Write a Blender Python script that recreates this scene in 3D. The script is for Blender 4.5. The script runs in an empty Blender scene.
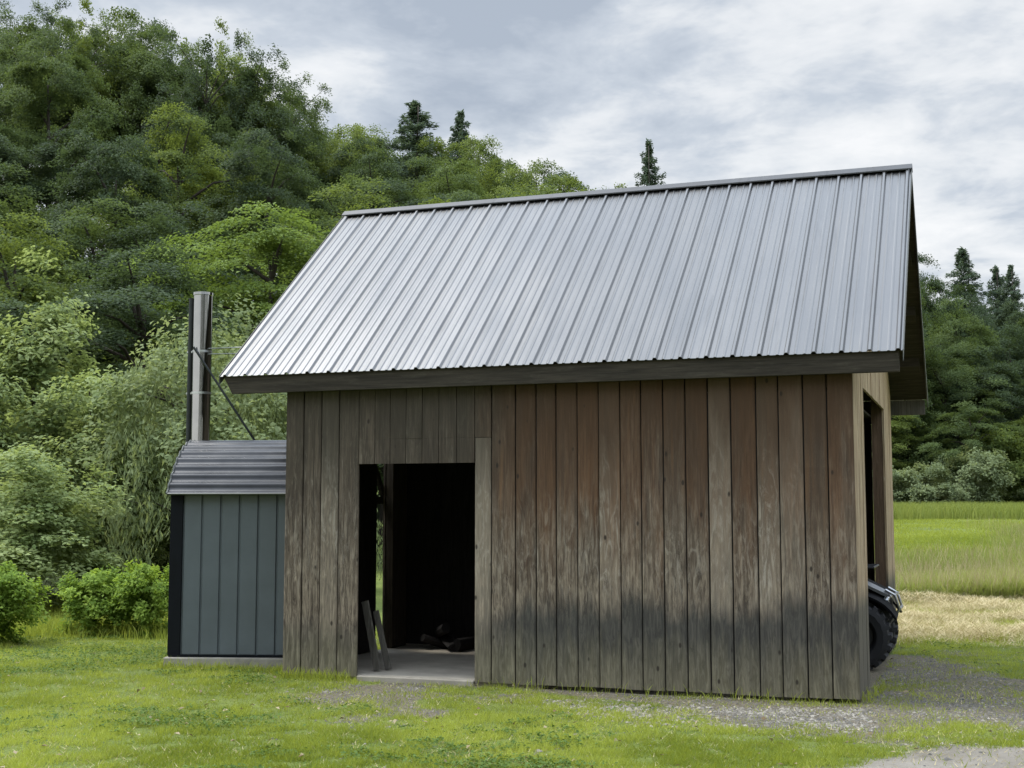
import bpy, math, random
import numpy as np
from mathutils import Vector, Matrix

random.seed(7)
RNG = np.random.default_rng(7)
R = math.radians
C = bpy.context.scene.collection
SC = bpy.context.scene

# ------------------------------------------------------------------ camera (position and lens solved from the photograph)
F_PX, PITCH, CAM_H = 1315.0, 5.462, 1.6
cam_d = bpy.data.cameras.new('camera')
cam_d.sensor_width = 36.0
cam_d.lens = F_PX * 36.0 / 1024.0
cam_d.clip_start = 0.1
cam_d.clip_end = 2000
cam = bpy.data.objects.new('camera', cam_d)
C.objects.link(cam)
cam.location = (0, 0, CAM_H)
cam.rotation_euler = (R(90 + PITCH), 0, 0)
SC.camera = cam
_cp, _sp = math.cos(R(PITCH)), math.sin(R(PITCH))

def ground_at(u, v, z=0.0):
    """point of the plane at height z seen at photo pixel (u, v); used once to lay the site plan out in metres"""
    dx, dy, dz = (u - 512), F_PX * _cp - (384 - v) * _sp, F_PX * _sp + (384 - v) * _cp
    t = (z - CAM_H) / dz
    return np.array([dx * t, dy * t])

# barn frame: x along the front wall from its left corner, y into the building
BL, BD = 5.402, 5.079                       # length, depth
TH = R(19.575)
AV = np.array([-math.cos(TH), math.sin(TH)])
SV = np.array([math.sin(TH), math.cos(TH)])
CORNER = np.array([2.875, 11.045])          # near right corner
BO = CORNER + AV * BL

def barn_xy(x, y):
    p = BO - AV * x + SV * y
    return float(p[0]), float(p[1])

# ------------------------------------------------------------------ noise / terrain
def vnoise(x, y, seed=0):
    x = np.asarray(x, float); y = np.asarray(y, float)
    xi = np.floor(x); yi = np.floor(y)
    fx = x - xi; fy = y - yi
    fx = fx * fx * (3 - 2 * fx); fy = fy * fy * (3 - 2 * fy)
    def h(a, b):
        s = np.sin(a * 127.1 + b * 311.7 + seed * 74.7) * 43758.5453
        return s - np.floor(s)
    return (h(xi, yi) * (1 - fx) + h(xi + 1, yi) * fx) * (1 - fy) + (h(xi, yi + 1) * (1 - fx) + h(xi + 1, yi + 1) * fx) * fy

def fbm(x, y, seed=0, o=3):
    t = 0; a = 0.5; s = 0
    for k in range(o):
        t = t + a * vnoise(x * 2 ** k, y * 2 ** k, seed + k); s += a; a *= 0.5
    return t / s

def sstep(t):
    t = np.clip(t, 0, 1); return t * t * (3 - 2 * t)

def terrain(x, y):
    x = np.asarray(x, float); y = np.asarray(y, float)
    t = x / np.maximum(y, 6.0)
    lat = np.clip(0.55 - 1.45 * t, 0.0, 1.25) * (1 - sstep((t - 0.06) / 0.16))
    hill = sstep((y - 35) / 55.0) * 17.0 * lat + np.maximum(y - 90, 0) * 0.12 * lat
    meadow = np.maximum(y - 24, 0) * 0.012 * sstep((t - 0.02) / 0.15)
    meadow = meadow + .035 * np.clip(x - 6, 0, 12) * sstep((y - 22) / 12) * sstep((t - 0.1) / 0.15)
    micro = (fbm(x * 0.7, y * 0.7, 5) - 0.5) * 0.05 * np.clip((y - 12.5) / 6, 0.0, 1) + (fbm(x * 2.3, y * 2.3, 8) - 0.5) * 0.018
    near = np.exp(-(((x - 0.6) / 5.0) ** 2 + ((y - 14.5) / 5.5) ** 2))
    return hill + meadow + micro * (1 - 0.7 * near)

def poly(px):
    return np.array([ground_at(u, v) for u, v in px])

def inside(P, x, y):
    x = np.asarray(x); y = np.asarray(y)
    r = np.zeros(x.shape, bool); n = len(P)
    for i in range(n):
        x1, y1 = P[i]; x2, y2 = P[(i + 1) % n]
        c = ((y1 > y) != (y2 > y)) & (x < (x2 - x1) * (y - y1) / ((y2 - y1) + 1e-12) + x1)
        r ^= c
    return r

def sdist(P, x, y):
    """signed distance to a polygon, positive inside"""
    x = np.asarray(x, float); y = np.asarray(y, float)
    d = np.full(x.shape, 1e9); n = len(P)
    for i in range(n):
        a = P[i]; b = P[(i + 1) % n]; e = b - a
        t = np.clip(((x - a[0]) * e[0] + (y - a[1]) * e[1]) / (e @ e + 1e-12), 0, 1)
        d = np.minimum(d, np.hypot(x - a[0] - t * e[0], y - a[1] - t * e[1]))
    return np.where(inside(P, x, y), d, -d)

GRAVEL = poly([(470, 672), (560, 660), (860, 640), (885, 650), (930, 652), (990, 672), (1180, 684), (1250, 738), (1040, 737), (960, 735), (880, 738),
               (800, 733), (720, 725), (600, 709), (520, 700), (470, 697)])
PATCH = poly([(300, 694), (350, 676), (470, 676), (476, 700), (420, 718), (350, 720)])
BARE = poly([(760, 775), (880, 757), (960, 748), (1040, 745), (1250, 748), (1300, 800), (1000, 830), (760, 800)])

def wob(x, y):
    return (fbm(x * 1.1, y * 1.1, 11, 4) - 0.5) * 0.9 + (fbm(x * 5, y * 5, 17, 2) - 0.5) * 0.25

def w_gravel(x, y):
    d = np.maximum(sdist(GRAVEL, x, y), sdist(PATCH, x, y))
    return np.clip((d + wob(x, y) * 1.7) / 0.75 + 0.5, 0, 1) * np.clip(1.25 - 1.1 * np.clip((fbm(x * 1.6, y * 1.6, 91, 3) - .42) * 4, 0, 1) * np.where(d < .45, 1, .45), .15, 1)

def w_bare(x, y):
    return np.clip((sdist(BARE, x, y) + wob(x, y) * 0.5) / 0.25 + 0.5, 0, 1)

def w_straw(x, y):
    w = (fbm(x * 0.35, y * 0.35, 23) - 0.5) * 2.0
    lo = 15.9 - 0.10 * (x - 6); hi = 22.6
    return np.clip((y - lo + w * 1.6 + (fbm(x * 1.7, y * 2.2, 29) - .5) * 2.2) / 0.9, 0, 1) * np.clip((hi - y + w * 0.9) / 0.5, 0, 1) * np.clip((x - 2.2) / 1.0, 0, 1)

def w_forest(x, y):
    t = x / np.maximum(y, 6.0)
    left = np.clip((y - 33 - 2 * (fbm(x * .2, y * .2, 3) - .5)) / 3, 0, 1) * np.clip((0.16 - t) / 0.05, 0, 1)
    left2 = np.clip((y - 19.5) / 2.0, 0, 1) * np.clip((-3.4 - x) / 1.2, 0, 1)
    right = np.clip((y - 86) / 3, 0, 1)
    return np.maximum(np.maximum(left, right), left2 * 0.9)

# ------------------------------------------------------------------ mesh helpers
def mesh_np(name, V, Fq, attrs=None, smooth=False):
    """V (n,3), Fq (m,k) faces of equal size; attrs: name -> (domain, values)"""
    me = bpy.data.meshes.new(name)
    V = np.ascontiguousarray(V, np.float32); Fq = np.ascontiguousarray(Fq, np.int32)
    m, k = Fq.shape
    me.vertices.add(len(V)); me.vertices.foreach_set('co', V.ravel())
    me.loops.add(m * k); me.loops.foreach_set('vertex_index', Fq.ravel())
    me.polygons.add(m)
    me.polygons.foreach_set('loop_start', np.arange(0, m * k, k, dtype=np.int32))
    me.polygons.foreach_set('loop_total', np.full(m, k, np.int32))
    if smooth:
        me.polygons.foreach_set('use_smooth', np.ones(m, bool))
    me.update(calc_edges=True)
    for a, (dom, val) in (attrs or {}).items():
        at = me.attributes.new(a, 'FLOAT', dom)
        at.data.foreach_set('value', np.ascontiguousarray(val, np.float32))
    return me

class MB:
    def __init__(s):
        s.v = []; s.f = []; s.bid = []; s.cur = 0.5
    def add(s, vs, fs):
        o = len(s.v); s.v += [tuple(p) for p in vs]; s.f += [tuple(i + o for i in q) for q in fs]
        s.bid += [s.cur] * len(vs)
    def box(s, x0, x1, y0, y1, z0, z1, top=None, bevel=0.0):
        """axis box; top = (z at x0, z at x1) for a sloping upper end"""
        a, b = (z1, z1) if top is None else top
        s.add([(x0, y0, z0), (x1, y0, z0), (x1, y1, z0), (x0, y1, z0), (x0, y0, a), (x1, y0, b), (x1, y1, b), (x0, y1, a)],
              [(0, 3, 2, 1), (4, 5, 6, 7), (0, 1, 5, 4), (1, 2, 6, 5), (2, 3, 7, 6), (3, 0, 4, 7)])
    def hexa(s, p):
        s.add(p, [(0, 3, 2, 1), (4, 5, 6, 7), (0, 1, 5, 4), (1, 2, 6, 5), (2, 3, 7, 6), (3, 0, 4, 7)])
    def beam(s, a, b, w, h, up=(0, 0, 1)):
        a = Vector(a); b = Vector(b); d = (b - a).normalized()
        u = Vector(up); sx = d.cross(u)
        if sx.length < 1e-4: sx = Vector((1, 0, 0))
        sx.normalize(); uy = sx.cross(d).normalized()
        q = [(-w / 2, -h / 2), (w / 2, -h / 2), (w / 2, h / 2), (-w / 2, h / 2)]
        s.add([a + sx * i + uy * j for i, j in q] + [b + sx * i + uy * j for i, j in q],
              [(0, 3, 2, 1), (4, 5, 6, 7), (0, 1, 5, 4), (1, 2, 6, 5), (2, 3, 7, 6), (3, 0, 4, 7)])
    def tube(s, pts, rad, n=10, cap=True):
        pts = [Vector(p) for p in pts]
        if not hasattr(rad, '__len__'): rad = [rad] * len(pts)
        vs = []; prev = None
        for i, p in enumerate(pts):
            t = (pts[min(i + 1, len(pts) - 1)] - pts[max(i - 1, 0)]).normalized()
            if prev is None:
                prev = t.orthogonal().normalized()
            u = (prev - t * prev.dot(t)).normalized(); prev = u; w = t.cross(u)
            for k in range(n):
                a = 2 * math.pi * k / n
                vs.append(p + (u * math.cos(a) + w * math.sin(a)) * rad[i])
        fs = []
        for i in range(len(pts) - 1):
            for k in range(n):
                fs.append((i * n + k, i * n + (k + 1) % n, (i + 1) * n + (k + 1) % n, (i + 1) * n + k))
        if cap:
            fs.append(tuple(range(n - 1, -1, -1))); o = (len(pts) - 1) * n
            fs.append(tuple(o + k for k in range(n)))
        s.add(vs, fs)
    def lathe(s, prof, n=24, axis='z', org=(0, 0, 0)):
        vs = []; m = len(prof)
        for k in range(n):
            a = 2 * math.pi * k / n; c, d = math.cos(a), math.sin(a)
            for r, h in prof:
                p = {'z': (r * c, r * d, h), 'y': (r * c, h, r * d), 'x': (h, r * c, r * d)}[axis]
                vs.append((p[0] + org[0], p[1] + org[1], p[2] + org[2]))
        fs = []
        for k in range(n):
            for j in range(m - 1):
                a = k * m + j; b = ((k + 1) % n) * m + j
                fs.append((a, b, b + 1, a + 1))
        s.add(vs, fs)
    def loft(s, rings, cap=True):
        n = len(rings[0]); vs = [p for r in rings for p in r]; fs = []
        for i in range(len(rings) - 1):
            for k in range(n):
                fs.append((i * n + k, i * n + (k + 1) % n, (i + 1) * n + (k + 1) % n, (i + 1) * n + k))
        if cap:
            fs.append(tuple(range(n - 1, -1, -1))); o = (len(rings) - 1) * n
            fs.append(tuple(o + k for k in range(n)))
        s.add(vs, fs)
    def build(s, name, m, parent=None, smooth=False, loc=None, rz=0.0, bevel=0.0, auto=None):
        me = bpy.data.meshes.new(name)
        me.from_pydata([tuple(p) for p in s.v], [], s.f); me.update()
        at = me.attributes.new('bid', 'FLOAT', 'POINT'); at.data.foreach_set('value', np.array(s.bid, np.float32))
        if smooth:
            me.polygons.foreach_set('use_smooth', np.ones(len(me.polygons), bool))
            me.set_sharp_from_angle(angle=R(auto if auto else 40))
        me.materials.append(m)
        o = bpy.data.objects.new(name, me); C.objects.link(o)
        if parent: o.parent = parent
        if loc is not None: o.location = loc
        o.rotation_euler.z = rz
        if bevel:
            b = o.modifiers.new('bevel', 'BEVEL'); b.width = bevel; b.segments = 2; b.limit_method = 'ANGLE'
        return o

def tag(o, label=None, cat=None, group=None, kind=None):
    if label: o['label'] = label
    if cat: o['category'] = cat
    if group: o['group'] = group
    if kind: o['kind'] = kind
    return o

def empty(name, loc, rz=0.0, label=None, cat=None, group=None):
    o = bpy.data.objects.new(name, None); C.objects.link(o)
    o.location = loc; o.rotation_euler = (0, 0, rz); o.empty_display_size = 0.3
    return tag(o, label, cat, group)

def obj(name, me, m, parent=None, loc=None, rz=0.0):
    if not me.materials: me.materials.append(m)
    o = bpy.data.objects.new(name, me); C.objects.link(o)
    if parent: o.parent = parent
    if loc is not None: o.location = loc
    o.rotation_euler.z = rz
    return o

# ------------------------------------------------------------------ materials
class NT:
    def __init__(s, name):
        s.m = bpy.data.materials.new(name); s.m.use_nodes = True
        s.t = s.m.node_tree; s.n = s.t.nodes; s.l = s.t.links
        s.b = s.n['Principled BSDF']; s.out = s.n['Material Output']
    def node(s, typ, ins=None, **kw):
        nd = s.n.new(typ)
        for k, v in kw.items(): setattr(nd, k, v)
        for k, v in (ins or {}).items(): s.set(nd, k, v)
        return nd
    def set(s, nd, k, v):
        sk = nd.inputs[k]
        if hasattr(v, 'is_output') and v.is_output: s.l.new(v, sk)
        elif isinstance(v, (tuple, list)) and len(v) == 3 and sk.type == 'RGBA': sk.default_value = (*v, 1)
        else: sk.default_value = v
    def attr(s, name):
        return s.node('ShaderNodeAttribute', attribute_name=name).outputs['Fac']
    def coord(s, kind='Object'):
        return s.node('ShaderNodeTexCoord').outputs[kind]
    def mapping(s, vec, scale=(1, 1, 1), loc=(0, 0, 0)):
        return s.node('ShaderNodeMapping', {'Vector': vec, 'Scale': scale, 'Location': loc}).outputs[0]
    def noise(s, vec, scale, detail=4, rough=0.55, dist=0.0, out='Fac'):
        return s.node('ShaderNodeTexNoise', {'Vector': vec, 'Scale': scale, 'Detail': detail, 'Roughness': rough, 'Distortion': dist}).outputs[out]
    def ramp(s, fac, stops, interp='LINEAR'):
        nd = s.node('ShaderNodeValToRGB', {'Fac': fac}); e = nd.color_ramp.elements
        nd.color_ramp.interpolation = interp
        while len(e) < len(stops): e.new(0.5)
        for i, (p, c) in enumerate(stops):
            e[i].position = p; e[i].color = (*c, 1) if isinstance(c, (tuple, list)) else (c, c, c, 1)
        return nd.outputs['Color']
    def mix(s, fac, a, b, mode='MIX'):
        nd = s.node('ShaderNodeMix', data_type='RGBA', blend_type=mode)
        s.set(nd, 0, fac); s.set(nd, 6, a); s.set(nd, 7, b)
        return nd.outputs[2]
    def math(s, op, a, b=0.0, clamp=False):
        nd = s.node('ShaderNodeMath', operation=op, use_clamp=clamp)
        s.set(nd, 0, a); s.set(nd, 1, b)
        return nd.outputs[0]
    def maprange(s, v, a, b, c=0.0, d=1.0):
        nd = s.node('ShaderNodeMapRange', {0: v, 1: a, 2: b, 3: c, 4: d}); nd.clamp = True
        return nd.outputs[0]
    def bump(s, h, strength=0.4, dist=0.01):
        return s.node('ShaderNodeBump', {'Height': h, 'Strength': strength, 'Distance': dist}).outputs[0]
    def bsdf(s, **kw):
        for k, v in kw.items():
            s.set(s.b, {'color': 'Base Color', 'rough': 'Roughness', 'metal': 'Metallic', 'normal': 'Normal', 'spec': 'Specular IOR Level'}[k], v)
        return s.m

def wood_grain(t, base, dark, light, stain=None, tone=1.0, gscale=1.0, axis='z'):
    """weathered board: grain runs along axis, each board differs by its bid attribute"""
    bid = t.attr('bid')
    co = t.coord()
    off = t.node('ShaderNodeVectorMath', {0: (31.7, 17.3, 11.9)}, operation='SCALE'); t.set(off, 'Scale', bid)
    p = t.node('ShaderNodeVectorMath', {0: co, 1: off.outputs[0]}, operation='ADD').outputs[0]
    sc = {'z': (1, 1, .045), 'x': (.045, 1, 1), 'y': (1, .045, 1)}[axis]
    sc2 = {'z': (1, 1, .16), 'x': (.16, 1, 1), 'y': (1, .16, 1)}[axis]
    g1 = t.noise(t.mapping(p, sc), 55 * gscale, 5, .65, .4)
    g2 = t.noise(t.mapping(p, sc2), 9, 4, .6, .6)
    g3 = t.noise(t.mapping(p, sc2), 26, 5, .7, 1.2)
    c = t.mix(t.maprange(g2, .3, .7), base, dark)
    c = t.mix(t.maprange(g3, .52, .72, 0, .75), c, light)
    c = t.mix(t.maprange(g1, .35, .62, .75, 0), c, tuple(v * .35 for v in dark), 'MIX')
    return c, g1, g2, g3, bid, co, p

def make_wood(name, base, dark, light, rough=.85, axis='z', spec=.25):
    t = NT(name); c, g1, *_ = wood_grain(t, base, dark, light, axis=axis)
    bid = t.attr('bid')
    c = t.mix(t.maprange(bid, 0, 1, .0, .5), c, tuple(v * .6 for v in base))
    return t.bsdf(color=c, rough=rough, spec=spec, normal=t.bump(g1, .5, .004))

def make_siding():
    t = NT('weathered_siding')
    c0, g1, g2, g3, bid, co, p = wood_grain(t, (0.152, 0.117, 0.087), (0.063, 0.048, 0.037), (0.285, 0.242, 0.19))
    sep = t.node('ShaderNodeSeparateXYZ', {0: co}); X, Y, Z = sep.outputs
    # boards that keep red-brown stain, mostly on the right-hand two thirds
    r1 = t.node('ShaderNodeTexWhiteNoise', {'W': t.math('MULTIPLY', bid, 91.7)}, noise_dimensions='1D').outputs['Value']
    r2 = t.node('ShaderNodeTexWhiteNoise', {'W': t.math('MULTIPLY', bid, 37.1)}, noise_dimensions='1D').outputs['Value']
    right = t.maprange(X, 1.9, 2.5)
    redv = t.noise(t.mapping(p, (1, 1, .12)), 5.5, 3, .6, .3)
    red = t.math('MULTIPLY', t.math('MULTIPLY', right, t.maprange(redv, .25, .52)), t.math('ADD', t.math('MULTIPLY', r1, .45), .62, True))
    zfade = t.maprange(t.math('ADD', Z, t.math('MULTIPLY', t.math('SUBTRACT', redv, .5), 1.4)), .85, 1.75)
    red = t.math('MULTIPLY', red, zfade)
    redc = t.mix(r2, (0.155, 0.065, 0.028), (0.165, 0.088, 0.042))
    redc = t.mix(t.maprange(g1, .35, .65, .6, 0), redc, (0.047, 0.027, 0.019))
    c = t.mix(t.math('MULTIPLY', red, .88), c0, redc)
    # a few orange streaks
    orn = t.noise(t.mapping(p, (1, 1, .06)), 10, 3, .6)
    c = t.mix(t.math('MULTIPLY', t.math('MULTIPLY', t.maprange(orn, .6, .72), right), t.math('MULTIPLY', zfade, .7)), c, (0.270, 0.128, 0.047))
    # board to board value shift
    c = t.mix(t.maprange(r2, .45, 1.0, 0, .66), c, (0.050, 0.039, 0.031))
    c = t.mix(t.maprange(r2, .38, 0.0, 0, .62), c, (0.250, 0.216, 0.169))
    # eave shade painted dark brown into the board tops; lower down they are bleached
    eave_shade = t.maprange(t.math('ADD', Z, t.math('ADD', t.math('MULTIPLY', t.math('SUBTRACT', g2, .5), .9), t.math('MULTIPLY', t.math('SUBTRACT', r1, .5), .35))), 1.6, 2.5)
    c = t.mix(t.math('MULTIPLY', eave_shade, .8), c, t.mix(right, (.042, .035, .026), (.052, .030, .017)))
    bl = t.math('MULTIPLY', t.maprange(t.math('ADD', Z, t.math('MULTIPLY', t.math('SUBTRACT', g2, .5), .8)), 1.75, .95), t.maprange(g3, .38, .6))
    c = t.mix(t.math('MULTIPLY', bl, .6), c, t.mix(t.maprange(g1, .3, .7), (.13, .10, .072), (.42, .345, .255)))
    # pale worn flecks at mid height
    fl = t.noise(t.mapping(p, (1, 1, .22)), 17, 5, .72, 1.4)
    Zf = t.math('ADD', Z, t.math('MULTIPLY', t.math('SUBTRACT', r2, .5), .9))
    mid = t.math('MULTIPLY', t.math('MULTIPLY', t.maprange(Z, .72, .98), t.maprange(Zf, 2.0, 1.0)), t.math('ADD', t.math('MULTIPLY', r1, .8), .25))
    c = t.mix(t.math('MULTIPLY', t.maprange(fl, .50, .64), t.math('MULTIPLY', mid, .55)), c, (0.43, 0.385, 0.32))
    # splash band: grey-black with a ragged upper edge, going green-grey at the foot
    ragged = t.math('ADD', Z, t.math('ADD', t.math('MULTIPLY', t.math('SUBTRACT', t.noise(t.mapping(p, (1, 1, .1)), 14, 3, .6), .5), .24),
                                      t.math('ADD', t.math('MULTIPLY', t.math('SUBTRACT', r1, .5), .15), t.math('MULTIPLY', t.math('SUBTRACT', t.noise(t.mapping(co, (1, 0, 0)), 1.3, 2, .5), .5), .35))))
    edge = t.mix(right, (.50, .50, .50), (.78, .78, .78))
    em = t.node('ShaderNodeSeparateColor', {0: edge}).outputs[0]
    band = t.maprange(t.math('SUBTRACT', ragged, em), .08, -.11)
    band = t.math('MULTIPLY', band, t.mix(right, (.5, .5, .5), (.97, .97, .97)))
    grey = t.mix(t.maprange(g3, .4, .65), (0.045, 0.042, 0.037), (0.095, 0.088, 0.075))
    grey = t.mix(t.maprange(g1, .35, .65, .6, 0), grey, (0.041, 0.041, 0.038))
    c = t.mix(band, c, grey)
    foot = t.maprange(t.math('ADD', Z, t.math('MULTIPLY', t.math('SUBTRACT', g2, .5), .6)), .54, .06)
    green = t.mix(t.maprange(g3, .4, .65), (0.140, 0.124, 0.078), (0.255, 0.228, 0.155))
    green = t.mix(t.maprange(g1, .35, .65, .5, 0), green, (0.068, 0.062, 0.041))
    c = t.mix(t.math('MULTIPLY', foot, .85), c, green)
    # knots
    vo = t.node('ShaderNodeTexVoronoi', {'Vector': t.mapping(p, (1, 1, .55)), 'Scale': 6.2, 'Randomness': 1.0})
    kn = t.maprange(vo.outputs['Distance'], .10, .055)
    c = t.mix(t.math('MULTIPLY', kn, .85), c, (0.024, 0.019, 0.015))
    return t.bsdf(color=c, rough=.88, spec=.2, normal=t.bump(t.math('ADD', g1, t.math('MULTIPLY', g3, .4)), .55, .005))

def make_roof_metal(name='galvanised_roof_sheet', col=(.162, .161, .160), rough=.36, metal=.9):
    t = NT(name); co = t.coord()
    n1 = t.noise(t.mapping(co, (1, .25, .25)), 3.0, 4, .6)
    n2 = t.noise(co, 60, 3, .6)
    c = t.mix(t.maprange(n1, .3, .7), tuple(v * .9 for v in col), col)
    c = t.mix(t.maprange(n2, .5, .8, 0, .25), c, tuple(v * .75 for v in col))
    st = t.noise(t.mapping(co, (1, .05, .05)), 22, 3, .6)
    c = t.mix(t.maprange(st, .56, .75, 0, .45), c, tuple(v * .55 for v in col))
    px = t.node('ShaderNodeSeparateXYZ', {0: co}).outputs[0]
    pn = t.node('ShaderNodeTexWhiteNoise', {'W': t.math('FLOOR', t.math('DIVIDE', t.math('SUBTRACT', 5.80, px), .9144))}, noise_dimensions='1D').outputs['Value']
    c = t.mix(t.maprange(pn, 0, 1, 0, .22), c, tuple(v * .6 for v in col))
    r = t.maprange(n1, .3, .7, rough - .05, rough + .08)
    return t.bsdf(color=c, rough=r, metal=metal, normal=t.bump(n1, .15, .01))

def simple(name, col, rough=.6, metal=0.0, var=.25, scale=8.0, bump=.1, spec=.5):
    t = NT(name); co = t.coord()
    n = t.noise(co, scale, 5, .6); n2 = t.noise(co, scale * 9, 3, .6)
    c = t.mix(t.maprange(n, .3, .7), tuple(v * (1 - var) for v in col), tuple(min(1, v * (1 + var)) for v in col))
    c = t.mix(t.maprange(n2, .5, .75, 0, var), c, tuple(v * .6 for v in col))
    return t.bsdf(color=c, rough=t.maprange(n, .3, .7, rough - .06, rough + .06), metal=metal, spec=spec, normal=t.bump(n2, bump, .004))

def make_leaf(name, a, b, trans=.35, rough=.7, hue=.5):
    """leaf: colour a..b by per-leaf value, shifted a little per plant, light passes through"""
    t = NT(name); lv = t.attr('lv')
    oi = t.node('ShaderNodeObjectInfo').outputs['Random']
    c = t.mix(lv, a, b)
    c = t.mix(t.maprange(oi, 0, 1, 0, hue), c, tuple(v * k for v, k in zip(a, (.62, .72, .75))))
    t.bsdf(color=c, rough=rough, spec=.15)
    tr = t.node('ShaderNodeBsdfTranslucent', {'Color': t.mix(.5, c, (b[0] * 1.25, b[1] * 1.2, b[2] * .6))})
    mx = t.node('ShaderNodeMixShader', {0: trans, 1: t.b.outputs[0], 2: tr.outputs[0]})
    t.l.new(mx.outputs[0], t.out.inputs[0])
    return t.m

def make_ground():
    t = NT('ground_cover'); co = t.coord()
    n_big = t.noise(co, .35, 5, .6); n_mid = t.noise(co, 2.2, 5, .65); n_fine = t.noise(co, 28, 4, .7); n_vf = t.noise(co, 110, 3, .7)
    grass = t.mix(t.maprange(n_mid, .35, .65), (.090, .122, .026), (.155, .185, .046))
    grass = t.mix(t.maprange(n_big, .4, .62, 0, .6), grass, (.17, .20, .045))
    grass = t.mix(t.maprange(n_fine, .35, .6, .6, 0), grass, (.035, .055, .012))
    soil = t.mix(t.maprange(n_fine, .35, .65), (.072, .060, .043), (.20, .172, .128))
    soil = t.mix(t.maprange(n_mid, .4, .7, 0, .6), soil, (.10, .10, .06))
    straw = t.mix(t.maprange(n_fine, .3, .65), (.19, .16, .07), (.42, .37, .22))
    straw = t.mix(t.maprange(n_mid, .5, .7, 0, .5), straw, (.15, .17, .05))
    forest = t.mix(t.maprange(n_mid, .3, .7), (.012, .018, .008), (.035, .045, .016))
    bare = t.mix(t.maprange(n_mid, .3, .7), (.15, .135, .11), (.235, .215, .185))
    bare = t.mix(t.maprange(n_vf, .5, .7, 0, .6), bare, (.14, .125, .10))
    def w(a, lo, hi):
        return t.maprange(t.math('ADD', t.attr(a), t.math('MULTIPLY', t.math('SUBTRACT', n_fine, .5), .5)), lo, hi)
    c = t.mix(w('gravel', .3, .75), grass, soil)
    c = t.mix(w('straw', .3, .7), c, straw)
    c = t.mix(w('bare', .3, .7), c, bare)
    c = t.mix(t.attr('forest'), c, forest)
    h = t.math('ADD', n_fine, t.math('MULTIPLY', n_vf, .5))
    return t.bsdf(color=c, rough=.95, spec=.15, normal=t.bump(h, .6, .03))

M = {}
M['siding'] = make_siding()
M['tan'] = make_wood('sheltered_tan_wood', (.34, .255, .16), (.20, .135, .08), (.46, .39, .28))
M['beam'] = make_wood('dark_weathered_timber', (.055, .045, .033), (.032, .026, .019), (.08, .07, .053), axis='x')
M['post'] = make_wood('brown_post_wood', (.09, .07, .045), (.05, .04, .03), (.14, .11, .08))
M['baywood'] = make_wood('warm_brown_bay_wood', (.20, .13, .085), (.11, .07, .045), (.29, .205, .14))
M['inner'] = make_wood('dark_inner_boards', (.026, .023, .021), (.014, .012, .011), (.045, .04, .036))  # near-black wood for the inner room, wall backing and logs
M['greyplank'] = make_wood('silvered_plank', (.13, .12, .10), (.07, .064, .053), (.20, .186, .16))
M['roof'] = make_roof_metal()
M['ridge'] = make_roof_metal('ridge_flashing', (.085, .085, .086), .5)
M['slab'] = simple('worn_concrete', (.30, .27, .22), .9, var=.2, scale=3, bump=.4, spec=.2)
M['pad'] = simple('mossy_concrete', (.27, .25, .21), .92, var=.25, scale=6, bump=.5, spec=.2)
M['boiler'] = simple('blue_grey_painted_steel', (.084, .098, .106), .5, var=.10, scale=3, bump=.05, spec=.4)
M['black'] = simple('black_painted_trim', (.005, .006, .008), .65, var=.2, spec=.12)
M['boiler_roof'] = simple('dull_corrugated_steel', (.034, .035, .038), .36, metal=.5, var=.2, scale=5, bump=.1)
M['trim_light'] = simple('pale_edge_trim', (.08, .085, .08), .5, metal=.3)
M['steel'] = simple('stainless_flue', (.46, .46, .44), .12, metal=1.0, var=.10, scale=3, bump=.03)
M['clamp'] = simple('clamp_steel', (.55, .56, .55), .35, metal=.9)
M['darkpole'] = simple('dark_steel_pole', (.03, .034, .034), .4, metal=.5)
M['wire'] = simple('stay_rod_steel', (.22, .23, .22), .5, metal=.6)
M['tyre'] = simple('tyre_rubber', (.009, .0095, .011), .75, var=.3, scale=20, bump=.3)
M['plastic'] = simple('black_quad_plastic', (.004, .0042, .0046), .7, var=.2, scale=10, spec=.08)
M['greyplastic'] = simple('grey_quad_panel', (.085, .088, .09), .45, var=.2, scale=14)
M['chrome'] = simple('bright_bumper_steel', (.34, .345, .35), .3, metal=.9, var=.05)
M['rackblack'] = simple('black_rack_tube', (.02, .02, .022), .45, metal=.4)
M['lens'] = simple('headlight_lens', (.45, .47, .50), .12, metal=.4, var=.1)
M['vinyl'] = simple('seat_vinyl', (.02, .02, .02), .5)
M['ground'] = make_ground()
M['bark'] = make_wood('bark', (.075, .062, .048), (.04, .033, .026), (.13, .115, .095))
M['grass'] = make_leaf('lawn_grass_blade', (.122, .170, .020), (.355, .400, .074), .44, .6, 0)
M['drygrass'] = make_leaf('straw_blade', (.24, .20, .085), (.58, .50, .31), .15, .7, 0)
M['tallgrass'] = make_leaf('meadow_grass_blade', (.130, .190, .034), (.34, .37, .11), .4, .6, 0)
M['stone'] = None
t = NT('crushed_stone'); lv = t.attr('lv'); n = t.noise(t.coord(), 40, 3)
M['stone'] = t.bsdf(color=t.mix(t.maprange(n, .3, .7, 0, .4), t.ramp(lv, [(0, (.06, .06, .06)), (.5, (.125, .115, .095)), (.85, (.205, .188, .155)), (1, (.31, .285, .24))]), (.10, .095, .085)), rough=.9, spec=.25)

# ------------------------------------------------------------------ ground sheet
def axis_coords(lo, hi, step, far_lo, far_hi, g=1.16):
    mid = list(np.arange(lo, hi + 1e-6, step)); a = []; s = step; x = lo
    while x > far_lo:
        s *= g; x -= s; a.append(x)
    b = []; s = step; x = hi
    while x < far_hi:
        s *= g; x += s; b.append(x)
    return np.array(a[::-1] + mid + b)

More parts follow.
